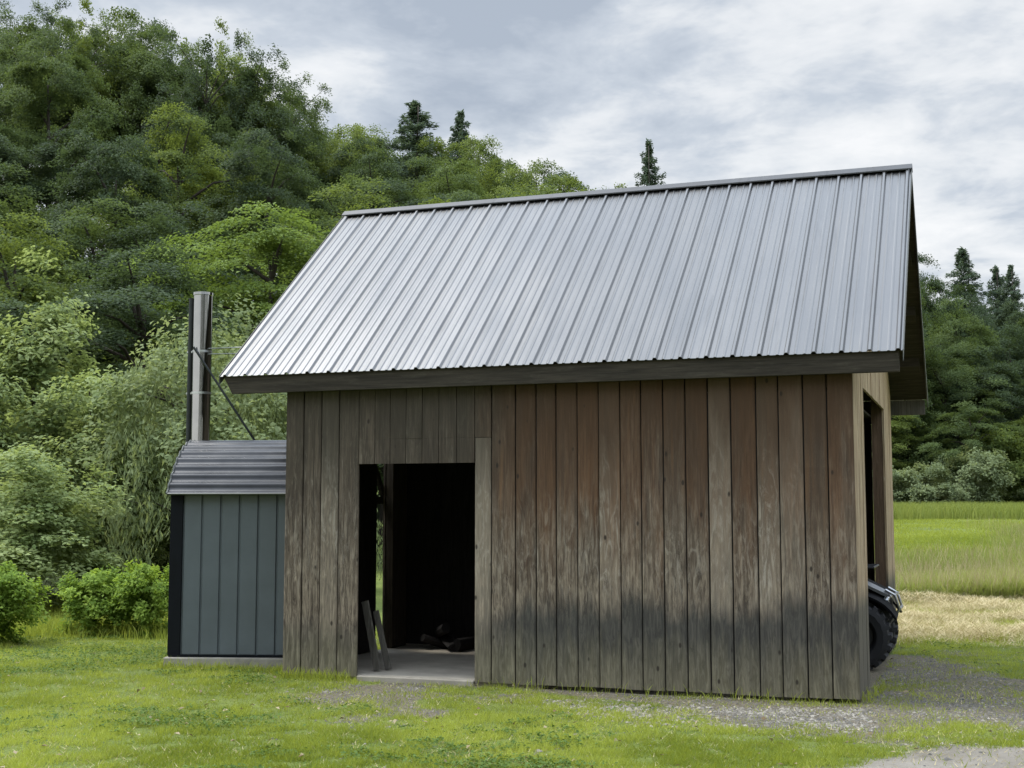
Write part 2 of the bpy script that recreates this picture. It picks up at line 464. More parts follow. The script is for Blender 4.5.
gx = axis_coords(-8, 10, .085, -320, 320, 1.12)
gy = axis_coords(6.5, 18, .085, -60, 420, 1.07)
GX, GY = np.meshgrid(gx, gy)
fx, fy = GX.ravel(), GY.ravel()
V = np.stack([fx, fy, terrain(fx, fy)], 1)
nx, ny = len(gx), len(gy)
i = np.arange(nx - 1)[None, :] + nx * np.arange(ny - 1)[:, None]
i = i.ravel()
Fq = np.stack([i, i + 1, i + 1 + nx, i + nx], 1)
me = mesh_np('ground', V, Fq, {'gravel': ('POINT', w_gravel(fx, fy)), 'straw': ('POINT', w_straw(fx, fy)),
                               'bare': ('POINT', w_bare(fx, fy)), 'forest': ('POINT', w_forest(fx, fy))}, smooth=True)
g = obj('ground', me, M['ground']); tag(g, kind='structure')

# ------------------------------------------------------------------ grass, stones, straw: things nobody could count
def footprint(x, y, m=0.0):
    """inside barn or boiler pad"""
    dx, dy = x - BO[0], y - BO[1]
    lx = -(dx * AV[0] + dy * AV[1]); ly = dx * SV[0] + dy * SV[1]
    barn = (lx > -m) & (lx < BL + m) & (ly > -m) & (ly < BD + m)
    q = math.radians(-3.6); c, s = math.cos(q), math.sin(q)
    bx, by = barn_xy(-1.5, .33)
    ex, ey = x - bx, y - by; px, py = ex * c + ey * s, -ex * s + ey * c
    pad = (px > -.05 - m) & (px < 1.45 + m) & (py > -.06 - m) & (py < 1.35 + m)
    return barn | pad

def scatter(n, d0, d1, u0, u1, power=1.0):
    """random points in a wedge of ground, evenly per area (power 1) or denser near"""
    r = RNG.random(n)
    d = np.sqrt(d0 ** 2 + r * (d1 ** 2 - d0 ** 2)) if power == 1 else d0 + (d1 - d0) * r ** power
    u = u0 + (u1 - u0) * RNG.random(n)
    return (u - 512) / F_PX * d, d

def blades(name, x, y, h, w, lean, m, lv, seg=1, zoff=0.0):
    n = len(x); z = terrain(x, y) + zoff
    a = RNG.random(n) * 2 * np.pi; la = RNG.random(n) * 2 * np.pi
    dx, dy = np.cos(a) * w / 2, np.sin(a) * w / 2
    lx, ly = np.cos(la) * lean * h, np.sin(la) * lean * h
    hz = h * np.sqrt(np.clip(1 - lean ** 2, .05, 1))
    if seg == 1:
        V = np.stack([np.stack([x - dx, y - dy, z], 1), np.stack([x + dx, y + dy, z], 1), np.stack([x + lx, y + ly, z + hz], 1)], 1).reshape(-1, 3)
        F = np.arange(n * 3).reshape(n, 3); L = lv
    else:
        mx, my, mz = x + lx * .3, y + ly * .3, z + hz * .6
        V = np.stack([np.stack([x - dx, y - dy, z], 1), np.stack([x + dx, y + dy, z], 1),
                      np.stack([mx + dx * .8, my + dy * .8, mz], 1), np.stack([mx - dx * .8, my - dy * .8, mz], 1),
                      np.stack([x + lx + dx * .1, y + ly + dy * .1, z + hz], 1), np.stack([x + lx - dx * .1, y + ly - dy * .1, z + hz], 1)], 1).reshape(-1, 3)
        b = np.arange(n)[:, None] * 6
        F = np.concatenate([b + np.array([0, 1, 2, 3]), b + np.array([3, 2, 4, 5])], 0); L = np.concatenate([lv, lv])
    me = mesh_np(name, V, F, {'lv': ('FACE', L)})
    return obj(name, me, m)

# lawn
x, y = scatter(620000, 7.6, 18.0, -170, 1200, 1.25)
wg, wb, ws, wf = w_gravel(x, y), w_bare(x, y), w_straw(x, y), w_forest(x, y)
patch = fbm(x * .9, y * .9, 31, 3)
tuft = fbm(x * 6, y * 6, 37, 2)
keep = (RNG.random(len(x)) > np.clip(wg * .93 + wb * 1.1, 0, .985)) & ~footprint(x, y, .0) & (RNG.random(len(x)) > ws * .97) & (wf < .8)
keep &= RNG.random(len(x)) < np.clip(.5 + 3.2 * (tuft - .45), .12, 1)
x, y, patch, wg, tuft = x[keep], y[keep], patch[keep], wg[keep], tuft[keep]
n = len(x)
h = (.020 + .034 * RNG.random(n)) * (.35 + 1.5 * tuft) * (1 - .35 * wg) * np.where(RNG.random(n) < .02, 1.7, 1)
lv = np.clip(.12 + 2.0 * (patch - .36) + .9 * (tuft - .5) + .35 * RNG.random(n), 0, 1)
o = blades('lawn_grass', x, y, h, .0045 + .003 * RNG.random(n), .35 + .5 * RNG.random(n), M['grass'], lv)
tag(o, 'short mown green lawn grass in front of the shed', 'grass', kind='stuff')

# clover and plantain in patches, dead leaves
x, y = scatter(130000, 7.6, 17.0, -170, 1200, 1.25)
pz = fbm(x * .8, y * .8, 131, 3) + .5 * (fbm(x * 5, y * 5, 137, 2) - .5)
keep = (RNG.random(len(x)) < np.clip((pz - .56) * 5, 0, 1)) & (w_gravel(x, y) < .6) & (w_bare(x, y) < .4) & ~footprint(x, y, .02) & (w_straw(x, y) < .3) & (w_forest(x, y) < .5)
x, y = x[keep], y[keep]; n = len(x)
WEED_JOBS = [(x, y)]

# dry blades mixed into the lawn and round the gravel
x, y = scatter(90000, 7.6, 18.0, -170, 1200, 1.25)
wg = w_gravel(x, y); p = np.clip(.05 + .25 * (fbm(x * 1.7, y * 1.7, 41) - .45) * 4, .03, .5) + .35 * np.exp(-((wg - .5) / .35) ** 2)
keep = (RNG.random(len(x)) < p * (1 - .85 * (wg > .8))) & ~footprint(x, y) & (w_straw(x, y) < .4) & (w_forest(x, y) < .5)
x, y = x[keep], y[keep]; n = len(x)
o = blades('dry_lawn_litter', x, y, .03 + .03 * RNG.random(n), .004 + .003 * RNG.random(n), .8 + .18 * RNG.random(n), M['drygrass'], RNG.random(n) * .8, zoff=.006)
tag(o, 'dry yellowed clippings lying in the lawn', 'grass clippings', kind='stuff')

# cut hay lying in a pale band on the right
x, y = scatter(340000, 15.0, 23.5, 800, 1300)
ws = w_straw(x, y); row = np.clip(.5 + .5 * np.sin((y + 1.1 * fbm(x * .4, y * .4, 3)) * 3.3) + 2.2 * (fbm(x * 1.6, y * 2.6, 13, 3) - .5), 0, 1.3)
keep = RNG.random(len(x)) < ws * (.30 + .62 * row); x, y, row = x[keep], y[keep], row[keep]; n = len(x)
o = blades('cut_hay', x, y, .05 + .13 * RNG.random(n), .005 + .005 * RNG.random(n), .80 + .18 * RNG.random(n), M['drygrass'],
           np.clip(.05 + .45 * row + .5 * RNG.random(n), 0, 1), zoff=.0)
co = np.empty(n * 9, np.float32); o.data.vertices.foreach_get('co', co); co = co.reshape(n, 3, 3)
co[:, :, 2] += (row * .16 * RNG.random(n))[:, None]; o.data.vertices.foreach_set('co', co.ravel()); o.data.update()
tag(o, 'pale cut hay lying in a band across the meadow', 'hay', kind='stuff')
# green regrowth in the hay
x, y = scatter(150000, 15.0, 23.5, 800, 1300)
keep = (RNG.random(len(x)) < w_straw(x, y) * np.clip((fbm(x * .8, y * 1.3, 51) - .42) * 5, .05, .9)); x, y = x[keep], y[keep]; n = len(x)
o = blades('hay_regrowth', x, y, .06 + .08 * RNG.random(n), .008 + .004 * RNG.random(n), .3 + .4 * RNG.random(n), M['grass'], .4 + .6 * RNG.random(n))
tag(o, 'green stubble growing through the cut hay', 'grass', kind='stuff')

# tall meadow grass beyond the hay
def meadow_edge(x):
    return 35.5 + np.clip((x - 12.5) * 3.0, -.5, 20)
x, y = scatter(190000, 22.6, 62, 790, 1300, 1.9)
edge_ = meadow_edge(x) + 9 * (fbm(x * .35, y * .12, 7) - .5)
keep = (RNG.random(len(x)) < np.clip((edge_ - y) / 5.0, 0, 1)) & (y > 22.5 + 1.6 * (fbm(x * .9, y * .3, 4) - .5)) & (x > 5.2)
x, y = x[keep], y[keep]; n = len(x)
th = fbm(x * .25, y * .25, 61, 3)
lv = np.clip((th - .36) * 2.2 + .45 * RNG.random(n), 0, 1)
o = blades('tall_meadow_grass', x, y, (.20 + .26 * RNG.random(n)) * (.35 + 1.2 * th), .010 + .008 * RNG.random(n), .15 + .45 * RNG.random(n), M['tallgrass'], lv, seg=2)
tag(o, 'tall uncut meadow grass with seed heads beyond the hay band', 'grass', kind='stuff')
# pale seed stalks
k = RNG.random(n) < .10
o = blades('meadow_seed_stalk', x[k], y[k], (.42 + .22 * RNG.random(k.sum())) * (.7 + .5 * th[k]), np.full(k.sum(), .011), .1 + .25 * RNG.random(k.sum()), M['drygrass'], .1 + .5 * RNG.random(k.sum()), seg=2)
tag(o, 'pale seed stalks standing above the tall meadow grass', 'grass', kind='stuff')
# mown part of the meadow: short stubble
x, y = scatter(150000, 33, 76, 790, 1320, 1.5)
keep = (x > 5.2) & (RNG.random(len(x)) < np.clip(.35 + 2.2 * (fbm(x * .5, y * .25, 93, 3) - .4), .1, 1)); x, y = x[keep], y[keep]; n = len(x)
o = blades('mown_meadow_grass', x, y, .07 + .09 * RNG.random(n), .022 + .02 * RNG.random(n), .4 + .45 * RNG.random(n), M['grass'], np.clip(.1 + 1.1 * (fbm(x * .2, y * .12, 97, 3) - .25) + .3 * RNG.random(n), 0, 1))
tag(o, 'short mown grass in the middle of the right meadow', 'grass', kind='stuff')
# rank grass strip in front of the far trees
x, y = scatter(80000, 70, 87, 780, 1320)
k = RNG.random(len(x)) < np.clip((y - 74 + 10 * (fbm(x * .15, y * .15, 77) - .5)) / 5, 0, 1); x, y = x[k], y[k]
n = len(x); th = fbm(x * .12, y * .12, 71, 3)
o = blades('rank_grass_strip', x, y, (.5 + .5 * RNG.random(n)) * (.7 + .6 * th), .03 + .03 * RNG.random(n), .15 + .35 * RNG.random(n), M['tallgrass'], np.clip(th * .6 + .4 * RNG.random(n) - .15, 0, 1), seg=2)
tag(o, 'rank tall grass along the foot of the far trees', 'grass', kind='stuff')
# longer grass under the bushes and along the walls
x, y = scatter(90000, 13.5, 22.0, -150, 300)
keep = (RNG.random(len(x)) < np.clip((y - 16.2 + wob(x, y)) / 1.5, 0, 1)) & ~footprint(x, y, .02); x, y = x[keep], y[keep]; n = len(x)
o = blades('edge_grass', x, y, .08 + .14 * RNG.random(n), .007 + .005 * RNG.random(n), .2 + .5 * RNG.random(n), M['grass'], .3 + .7 * RNG.random(n), seg=2)
tag(o, 'longer unmown grass at the foot of the bushes', 'grass', kind='stuff')
x, y = [], []
for (x0, y0, x1, y1, k) in [(0, -.03, .75, -.06, 380), (1.95, -.03, 5.4, -.09, 160), (BL + .02, .1, BL + .12, 1.0, 60), (-1.55, .22, 0, .30, 420)]:
    r = RNG.random(k)
    for q in r:
        a = barn_xy(x0 + (x1 - x0) * q + .02 * RNG.standard_normal(), y0 + (y1 - y0) * q - abs(.05 * RNG.standard_normal()))
        x.append(a[0]); y.append(a[1])
x, y = np.array(x), np.array(y); n = len(x)
o = blades('wall_foot_grass', x, y, .05 + .09 * RNG.random(n), .005 + .003 * RNG.random(n), .2 + .6 * RNG.random(n), M['grass'], .3 + .7 * RNG.random(n), seg=2)
tag(o, 'sparse grass tufts along the foot of the shed walls', 'grass', kind='stuff')

x, y = scatter(60000, 8.0, 15.5, 280, 1200, 1.2)
wg = w_gravel(x, y); k = (RNG.random(len(x)) < np.clip((fbm(x * 1.9, y * 1.9, 151, 3) - .50) * 5, 0, .8)) & (wg > .25) & ~footprint(x, y, .02); x, y = x[k], y[k]; n = len(x)
o = blades('gravel_grass', x, y, .02 + .06 * RNG.random(n), .004 + .003 * RNG.random(n), .3 + .6 * RNG.random(n), M['grass'], .1 + .7 * RNG.random(n))
tag(o, 'thin weedy grass growing through the gravel', 'grass', kind='stuff')

# crushed stone
def stones(name, x, y, s, lv):
    n = len(x); z = terrain(x, y)
    base = np.array([(1, 0, 0), (0, 1, 0), (-1, 0, 0), (0, -1, 0), (0, 0, .75), (.75, .75, -.1), (-.7, .6, .1), (-.6, -.8, 0), (.7, -.6, .15)])
    faces = np.array([(0, 5, 4), (5, 1, 4), (1, 6, 4), (6, 2, 4), (2, 7, 4), (7, 3, 4), (3, 8, 4), (8, 0, 4)])
    j = base[None] * (1 + .35 * RNG.standard_normal((n, 9, 1))) * s[:, None, None] * np.stack([1 + .4 * RNG.random(n), .6 + .5 * RNG.random(n), .5 + .5 * RNG.random(n)], 1)[:, None, :]
    a = RNG.random(n) * 6.28; c, d = np.cos(a)[:, None], np.sin(a)[:, None]
    P = np.stack([j[..., 0] * c - j[..., 1] * d + x[:, None], j[..., 0] * d + j[..., 1] * c + y[:, None], j[..., 2] + z[:, None] + .001], 2)
    F = (np.arange(n)[:, None, None] * 9 + faces[None]).reshape(-1, 3)
    return obj(name, mesh_np(name, P.reshape(-1, 3), F, {'lv': ('FACE', np.repeat(lv, 8))}), M['stone'])

x, y = scatter(190000, 8.0, 16.5, 250, 1250, 1.2)
wg = w_gravel(x, y); dens = np.clip((fbm(x * 2.5, y * 2.5, 81) - .25) * 1.8, .08, 1)
keep = (RNG.random(len(x)) < wg * dens + .012) & ~footprint(x, y, .03); x, y = x[keep], y[keep]; n = len(x)
s = .005 + .008 * RNG.random(n) ** 2 + .020 * (RNG.random(n) < .02) * RNG.random(n)
o = stones('gravel', x, y, s, np.clip(.5 + .28 * RNG.standard_normal(n), 0, 1))
tag(o, 'fine crushed stone scattered along the foot of the shed', 'gravel', kind='stuff')

def add_foot_stain(t, c, co, p, g1, hi=.95, lo=.75):
    Z = t.node('ShaderNodeSeparateXYZ', {0: co}).outputs[2]
    rg = t.noise(t.mapping(p, (1, 1, .1)), 14, 3, .6)
    b = t.maprange(t.math('ADD', Z, t.math('MULTIPLY', t.math('SUBTRACT', rg, .5), .3)), hi, lo)
    gcol = t.mix(t.maprange(g1, .35, .65, .6, 0), (.085, .082, .066), (.04, .04, .035))
    return t.mix(t.math('MULTIPLY', b, .9), c, gcol)
t = NT('sheltered_tan_siding')
c, g1, g2, g3, bid, co, p = wood_grain(t, (.54, .42, .275), (.29, .20, .12), (.66, .57, .43))
M['tan'] = t.bsdf(color=add_foot_stain(t, c, co, p, g1), rough=.85, spec=.2, normal=t.bump(g1, .5, .004))

# ------------------------------------------------------------------ the timber shed
EAVE_Y, EAVE_Z, RIDGE_Y, RIDGE_Z = -.1286, 2.912, BD / 2, 5.108
SL = (RIDGE_Z - EAVE_Z) / (RIDGE_Y - EAVE_Y)
RX0, RX1 = -.676, BL + .417
NRM = Vector((0, -SL, 1)).normalized()
def roof_z(y, below=0.0):
    yy = y if y <= RIDGE_Y else BD - y
    return EAVE_Z + (yy - EAVE_Y) * SL - below

shed = empty('timber_shed', (BO[0], BO[1], 0), -TH, 'weathered brown plank shed with a ridged silver metal roof and open doorway', 'shed')
rb = random.Random(3)
def plank_z(mb, x0, x1, y0, y1, z0, z1, top=None, gap=.003):
    mb.cur = rb.random()
    mb.box(x0 + gap, x1 - gap, y0, y1, z0, z1, top)

mb = MB()
bx = [5.40, 5.205, 5.01, 4.82, 4.605]
bx2 = [3.42, 3.255, 3.02, 2.82, 2.63, 2.43, 2.23, 2.03, 1.84, 1.64, 1.44, 1.24, 1.04, .82, .63, .42, .22, 0.0]
for q in (bx, bx2):
    for a, b in zip(q[:-1], q[1:]):
        pr = rb.uniform(-.005, .003); zt = 2.80; z0 = .035 + rb.uniform(-.006, .006)
        if (a, b) == (3.42, 3.255): zt = 2.265
        # board slightly cupped: two long faces with a shallow bevel
        mb.cur = .445 if a == 3.42 else rb.random(); g_ = rb.uniform(.0035, .007)
        x0, x1 = BL - a + g_, BL - b - g_; y0 = pr
        mb.add([(x0, y0 + .006, z0), (x0 + .012, y0, z0), (x1 - .012, y0, z0), (x1, y0 + .006, z0), (x1, .024, z0), (x0, .024, z0),
                (x0, y0 + .006, zt), (x0 + .012, y0, zt), (x1 - .012, y0, zt), (x1, y0 + .006, zt), (x1, .024, zt), (x0, .024, zt)],
               [(0, 1, 7, 6), (1, 2, 8, 7), (2, 3, 9, 8), (3, 4, 10, 9), (5, 0, 6, 11), (4, 5, 11, 10), (6, 7, 8, 9, 10, 11), (5, 4, 3, 2, 1, 0)])
hb = [4.605, 4.44, 4.28, 4.115, 3.95, 3.78, 3.60, 3.42, 3.255]
for a, b in zip(hb[:-1], hb[1:]):
    plank_z(mb, BL - a, BL - b, -.002 + rb.uniform(-.002, .002), .018, 2.2695, 2.80)
    if b >= 3.42:
        q_ = mb.cur; plank_z(mb, BL - a, BL - b, -.001, .022, 2.035, 2.2685, gap=.003); mb.bid[-8:] = [q_] * 8
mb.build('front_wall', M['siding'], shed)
mb = MB(); mb.box(.025, BL - 4.605 - .01, .026, .04, .06, 2.62); mb.box(BL - 3.41, BL - .025, .026, .04, .06, 2.62); mb.box(BL - 4.6, BL - 3.42, .026, .04, 2.05, 2.62)
mb.build('wall_backing', M['inner'], shed)

def gable(xa, xb, cuts, name, m):
    """vertical planks along y; cuts: (y0, y1, z0, z1) openings"""
    mb = MB(); y = .024
    ys = [.024]
    while ys[-1] < BD - .03: ys.append(min(ys[-1] + .2, BD - .024))
    for c in cuts: ys += [c[0], c[1]]
    if RIDGE_Y not in ys: ys.append(RIDGE_Y)
    ys = sorted(set(round(v, 4) for v in ys))
    ys = [v for k, v in enumerate(ys) if k == 0 or v - ys[k - 1] > .004]
    for y0, y1 in zip(ys[:-1], ys[1:]):
        spans = [(.035, None)]
        for c in cuts:
            if y0 >= c[0] - 1e-3 and y1 <= c[1] + 1e-3:
                spans = ([(.035, c[2])] if c[2] > .06 else []) + [(c[3], None)]
        for z0, z1 in spans:
            mb.cur = rb.random(); e = rb.uniform(-.003, .003); g_ = .002
            if z1 is None:
                t0, t1 = roof_z(y0 + g_, .115), roof_z(y1 - g_, .115)
            else: t0 = t1 = z1
            q = [(xa + e, y0 + g_, z0), (xb + e, y0 + g_, z0), (xb + e, y1 - g_, z0), (xa + e, y1 - g_, z0),
                 (xa + e, y0 + g_, t0), (xb + e, y0 + g_, t0), (xb + e, y1 - g_, t1), (xa + e, y1 - g_, t1)]
            mb.hexa(q)
    return mb.build(name, m, shed)
gable(BL - .026, BL - .003, [(1.05, 3.85, 0, 2.72)], 'right_wall', M['tan'])
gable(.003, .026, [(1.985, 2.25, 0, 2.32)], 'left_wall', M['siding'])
mb = MB()
for k in range(26):
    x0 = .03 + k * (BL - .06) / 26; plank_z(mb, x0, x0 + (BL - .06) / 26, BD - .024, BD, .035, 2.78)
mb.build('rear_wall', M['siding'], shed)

# jamb posts of the side bay, corner posts
mb = MB()
mb.cur = .3; mb.box(BL - .145, BL - .03, .94, 1.04, .03, 2.9)
mb.build('bay_post', M['baywood'], shed)
mb = MB(); mb.cur = .6; mb.box(BL - .145, BL - .03, 3.86, 3.98, .03, 2.9)
mb.build('bay_post', M['baywood'], shed)
mb = MB(); mb.cur = .4; mb.box(.035, .12, 2.255, 2.64, .06, 2.6)
mb.build('post', M['post'], shed)
mb = MB(); mb.cur = .2
mb.box(-.045, -.003, 1.90, 2.34, 1.665, 1.75); mb.beam((-.02, 1.93, 2.28), (-.02, 2.33, 1.69), .035, .07)
mb.build('brace', M['beam'], shed)

# inner room with dark boards
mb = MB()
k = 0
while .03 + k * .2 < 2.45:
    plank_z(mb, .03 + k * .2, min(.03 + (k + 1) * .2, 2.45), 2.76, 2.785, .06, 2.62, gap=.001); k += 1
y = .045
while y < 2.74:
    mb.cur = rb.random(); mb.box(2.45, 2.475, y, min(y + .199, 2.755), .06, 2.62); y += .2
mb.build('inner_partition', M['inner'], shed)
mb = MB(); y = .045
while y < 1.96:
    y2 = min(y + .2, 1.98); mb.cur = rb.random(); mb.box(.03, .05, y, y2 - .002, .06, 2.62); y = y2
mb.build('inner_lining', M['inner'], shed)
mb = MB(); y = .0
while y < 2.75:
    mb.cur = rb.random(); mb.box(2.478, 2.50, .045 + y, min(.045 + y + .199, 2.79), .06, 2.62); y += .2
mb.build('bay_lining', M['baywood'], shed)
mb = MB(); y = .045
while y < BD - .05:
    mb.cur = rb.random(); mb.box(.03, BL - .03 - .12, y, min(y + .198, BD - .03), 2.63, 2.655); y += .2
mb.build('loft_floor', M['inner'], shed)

# floor slab with a worn lip at the doorway
mb = MB(); mb.box(.03, 2.6, .045, BD - .03, -.12, .052); mb.box(BL - 4.60, BL - 3.425, -.012, .043, -.12, .046)
mb.build('floor_slab', M['slab'], shed, bevel=.008)

# roof sheets: ribbed profile swept down the slope
def ribbed(x0, x1, P=.2286):
    pts = []; n = int((x1 - x0) / P) + 2; xs = x1 - .035
    seq = []
    for k in range(n):
        c = xs - k * P
        seq += [(c + .024, 0), (c + .010, .022), (c - .010, .022), (c - .024, 0)]
        for q in (1 / 3, 2 / 3):
            m = c - P * q
            seq += [(m + .015, 0), (m + .005, .0062), (m - .005, .0062), (m - .015, 0)]
    seq = [(x1, 0)] + [s for s in seq if x0 < s[0] < x1] + [(x0, 0)]
    return seq[::-1]
prof = ribbed(RX0, RX1)
roof = None
for side in (0, 1):
    mb = MB(); vs = []; K = 9
    for lay in (0, -.004):
        for k in range(K + 1):
            f = k / K; y = EAVE_Y + (RIDGE_Y - .012 - EAVE_Y) * f
            for x, h in prof:
                dz = .004 * (1 + .6 * math.sin(x * 5.3 + 2 * f)) * math.sin(x * 2.1 + 5 * f) * math.sin(f * 3.1)
                p = Vector((x, y, roof_z(y))) + NRM * (h + lay + dz)
                if side: p.y = BD - p.y
                vs.append(p)
    m = len(prof); fs = []; L2 = (K + 1) * m
    for k in range(K):
        for j in range(m - 1):
            a = k * m + j
            fs.append((a, a + 1, a + 1 + m, a + m)); fs.append((L2 + a, L2 + a + m, L2 + a + 1 + m, L2 + a + 1))
    for j in range(m - 1):
        fs.append((j, L2 + j, L2 + j + 1, j + 1))
    for k in range(K):
        for j in (0, m - 1):
            a = k * m + j; fs.append((a, a + m, L2 + a + m, L2 + a))
    if side: fs = [q[::-1] for q in fs]
    mb.add(vs, fs)
    o = mb.build('roof', M['roof'], shed)
    if side == 0: roof = o
# ridge cap, two bent flanges over the ribs
mb = MB(); W = .098
up = Vector((0, 0, .026)); e = .002
for s in (1, -1):
    p0 = Vector((0, RIDGE_Y, RIDGE_Z + .046)); d = Vector((0, -s, -SL)).normalized() * W
    q0 = p0 + d; lip = q0 + Vector((0, 0, -.012))
    n2 = Vector((0, -s * SL, 1)).normalized() * .003
    x0, x1 = RX0 - .004, RX1 + .012
    for a, b in ((p0, q0), (q0, lip)):
        vs = [(x0, *(a + n2).yz), (x1, *(a + n2).yz), (x1, *(b + n2).yz), (x0, *(b + n2).yz), (x0, *a.yz), (x1, *a.yz), (x1, *b.yz), (x0, *b.yz)]
        mb.hexa(vs)
mb.build('ridge_cap', M['ridge'], roof)
# rake trims
for x in (RX0 - .006, RX1 + .002):
    for s in (0, 1):
        mb = MB()
        def P(y, dz, dx):
            yy = BD - y if s else y
            return (x + dx, yy, roof_z(y) + dz)
        y0, y1 = EAVE_Y - .004, RIDGE_Y
        mb.hexa([P(y0, -.085, 0), P(y0, -.085, .005), P(y1, -.085, .005), P(y1, -.085, 0), P(y0, .012, 0), P(y0, .012, .005), P(y1, .012, .005), P(y1, .012, 0)])
        mb.build('rake_trim', M['trim_light'], shed)
# sheathing boards and purlins under the metal
mb = MB()
for s in (0, 1):
    k = 0; y = EAVE_Y + .05
    while y < RIDGE_Y - .02:
        y2 = min(y + .235, RIDGE_Y - .01); mb.cur = rb.random()
        q = [(RX0 + .012, y, roof_z(y, .03)), (RX1 - .012, y, roof_z(y, .03)), (RX1 - .012, y2, roof_z(y2, .03)), (RX0 + .012, y2, roof_z(y2, .03)),
             (RX0 + .012, y, roof_z(y, .008)), (RX1 - .012, y, roof_z(y, .008)), (RX1 - .012, y2, roof_z(y2, .008)), (RX0 + .012, y2, roof_z(y2, .008))]
        if s: q = [(a, BD - b, c) for a, b, c in q]; q = [q[1], q[0], q[3], q[2], q[5], q[4], q[7], q[6]]
        mb.hexa(q); y = y2 + .005
mb.build('roof_sheathing', M['beam'], shed)
for s in (0, 1):
    for y in (.42, 1.05, 1.68, 2.3):
        mb = MB(); mb.cur = rb.random(); yy = BD - y if s else y; z = roof_z(y, .034)
        dz = .09 * SL * (-1 if s else 1) * .5
        q = [(RX0 + .06, yy - .045, z - .10 - dz), (RX1 - .06, yy - .045, z - .10 - dz), (RX1 - .06, yy + .045, z - .10 + dz), (RX0 + .06, yy + .045, z - .10 + dz),
             (RX0 + .06, yy - .045, z - dz), (RX1 - .06, yy - .045, z - dz), (RX1 - .06, yy + .045, z + dz), (RX0 + .06, yy + .045, z + dz)]
        mb.hexa(q); mb.build('purlin', M['beam'], shed)
# eave boards
mb = MB(); mb.cur = .3
y0, y1 = -.108, -.066; xa, xb = RX0 + .03, RX1 - .03; z0, z1 = 2.738, 2.914
mb.hexa([(xa + .10, y0, z0), (xb, y0, z0), (xb, y1, z0), (xa + .10, y1, z0), (xa, y0, z1), (xb, y0, z1), (xb, y1, z1), (xa, y1, z1)])
mb.build('fascia_board', M['beam'], shed, bevel=.004)
mb = MB(); mb.cur = .7
mb.hexa([(xa + .10, BD - y1, z0), (xb, BD - y1, z0), (xb, BD - y0, z0), (xa + .10, BD - y0, z0), (xa, BD - y1, z1), (xb, BD - y1, z1), (xb, BD - y0, z1), (xa, BD - y0, z1)])
mb.build('fascia_board', M['greyplank'], shed, bevel=.004)

# ------------------------------------------------------------------ things inside and beside the doorway
for k, (xb_, xt, yb, hh, w, lab) in enumerate([(1.0, .82, .28, .66, .075, 'short silvered plank leaning inside the doorway, closest to the jamb'),
                                               (1.06, .88, .40, .56, .06, 'slightly shorter silvered plank leaning inside the doorway, farther into the room')]):
    r_ = empty('leaning_plank', (*barn_xy(xb_ - .12, yb), .054), -TH - .25, lab, 'plank', 'planks leaning inside the doorway')
    mb = MB(); mb.cur = .2 + .5 * k
    mb.beam((0, 0, .012), (xt - xb_, .02, hh), .022, w, up=(1, 0, 0))
    mb.build('board', M['greyplank'], r_)
# dim firewood at the back of the room
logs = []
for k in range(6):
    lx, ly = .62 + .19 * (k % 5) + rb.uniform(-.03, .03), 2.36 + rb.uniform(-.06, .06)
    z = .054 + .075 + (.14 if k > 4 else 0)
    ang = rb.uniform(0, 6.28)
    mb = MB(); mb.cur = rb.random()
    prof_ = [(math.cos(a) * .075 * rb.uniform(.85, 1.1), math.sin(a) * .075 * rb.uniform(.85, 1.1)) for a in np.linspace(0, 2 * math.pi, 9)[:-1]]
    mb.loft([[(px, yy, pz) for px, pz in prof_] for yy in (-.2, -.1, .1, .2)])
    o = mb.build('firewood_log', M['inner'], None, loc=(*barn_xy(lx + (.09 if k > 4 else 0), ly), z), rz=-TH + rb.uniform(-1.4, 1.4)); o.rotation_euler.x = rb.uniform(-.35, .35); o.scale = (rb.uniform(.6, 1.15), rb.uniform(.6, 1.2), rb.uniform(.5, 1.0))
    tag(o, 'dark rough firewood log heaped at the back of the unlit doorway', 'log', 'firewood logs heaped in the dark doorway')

# ------------------------------------------------------------------ outdoor wood boiler
bo = barn_xy(-1.5, .33); BRZ = R(-3.6)
pad = MB(); pad.box(-.04, 1.38, -.06, 1.66, -.1, .10)
o = pad.build('concrete_pad', M['pad'], None, loc=(bo[0], bo[1], 0), rz=BRZ, bevel=.012)
tag(o, 'low mossy concrete pad under the grey-blue boiler', 'concrete pad')
boiler = empty('outdoor_boiler', (bo[0], bo[1], .10), BRZ, 'grey-blue metal outdoor wood boiler with a curved ribbed roof and a steel flue', 'boiler')
BW, BDp, BH = 1.30, 1.60, 1.69
mb = MB(); mb.box(.01, BW - .01, .018, BDp, 0.02, BH)
x = .125
while x < BW - .03:
    x2 = min(x + .196, BW - .02)
    mb.add([(x + .006, .018, .03), (x + .014, 0, .03), (x2 - .014, 0, .03), (x2 - .006, .018, .03), (x + .006, .018, BH - .01), (x + .014, 0, BH - .01), (x2 - .014, 0, BH - .01), (x2 - .006, .018, BH - .01)],
           [(0, 1, 5, 4), (1, 2, 6, 5), (2, 3, 7, 6), (3, 2, 1, 0), (4, 5, 6, 7)])
    x = x2
mb.build('cabinet', M['boiler'], boiler)
mb = MB(); mb.box(-.012, .118, -.012, .016, 0.02, BH); mb.box(-.014, .008, .018, BDp, .02, BH)
mb.build('corner_trim', M['black'], boiler, bevel=.005)
mb = MB(); mb.box(.0, BW, -.014, .012, .002, .024)
mb.build('base_rail', M['black'], boiler)
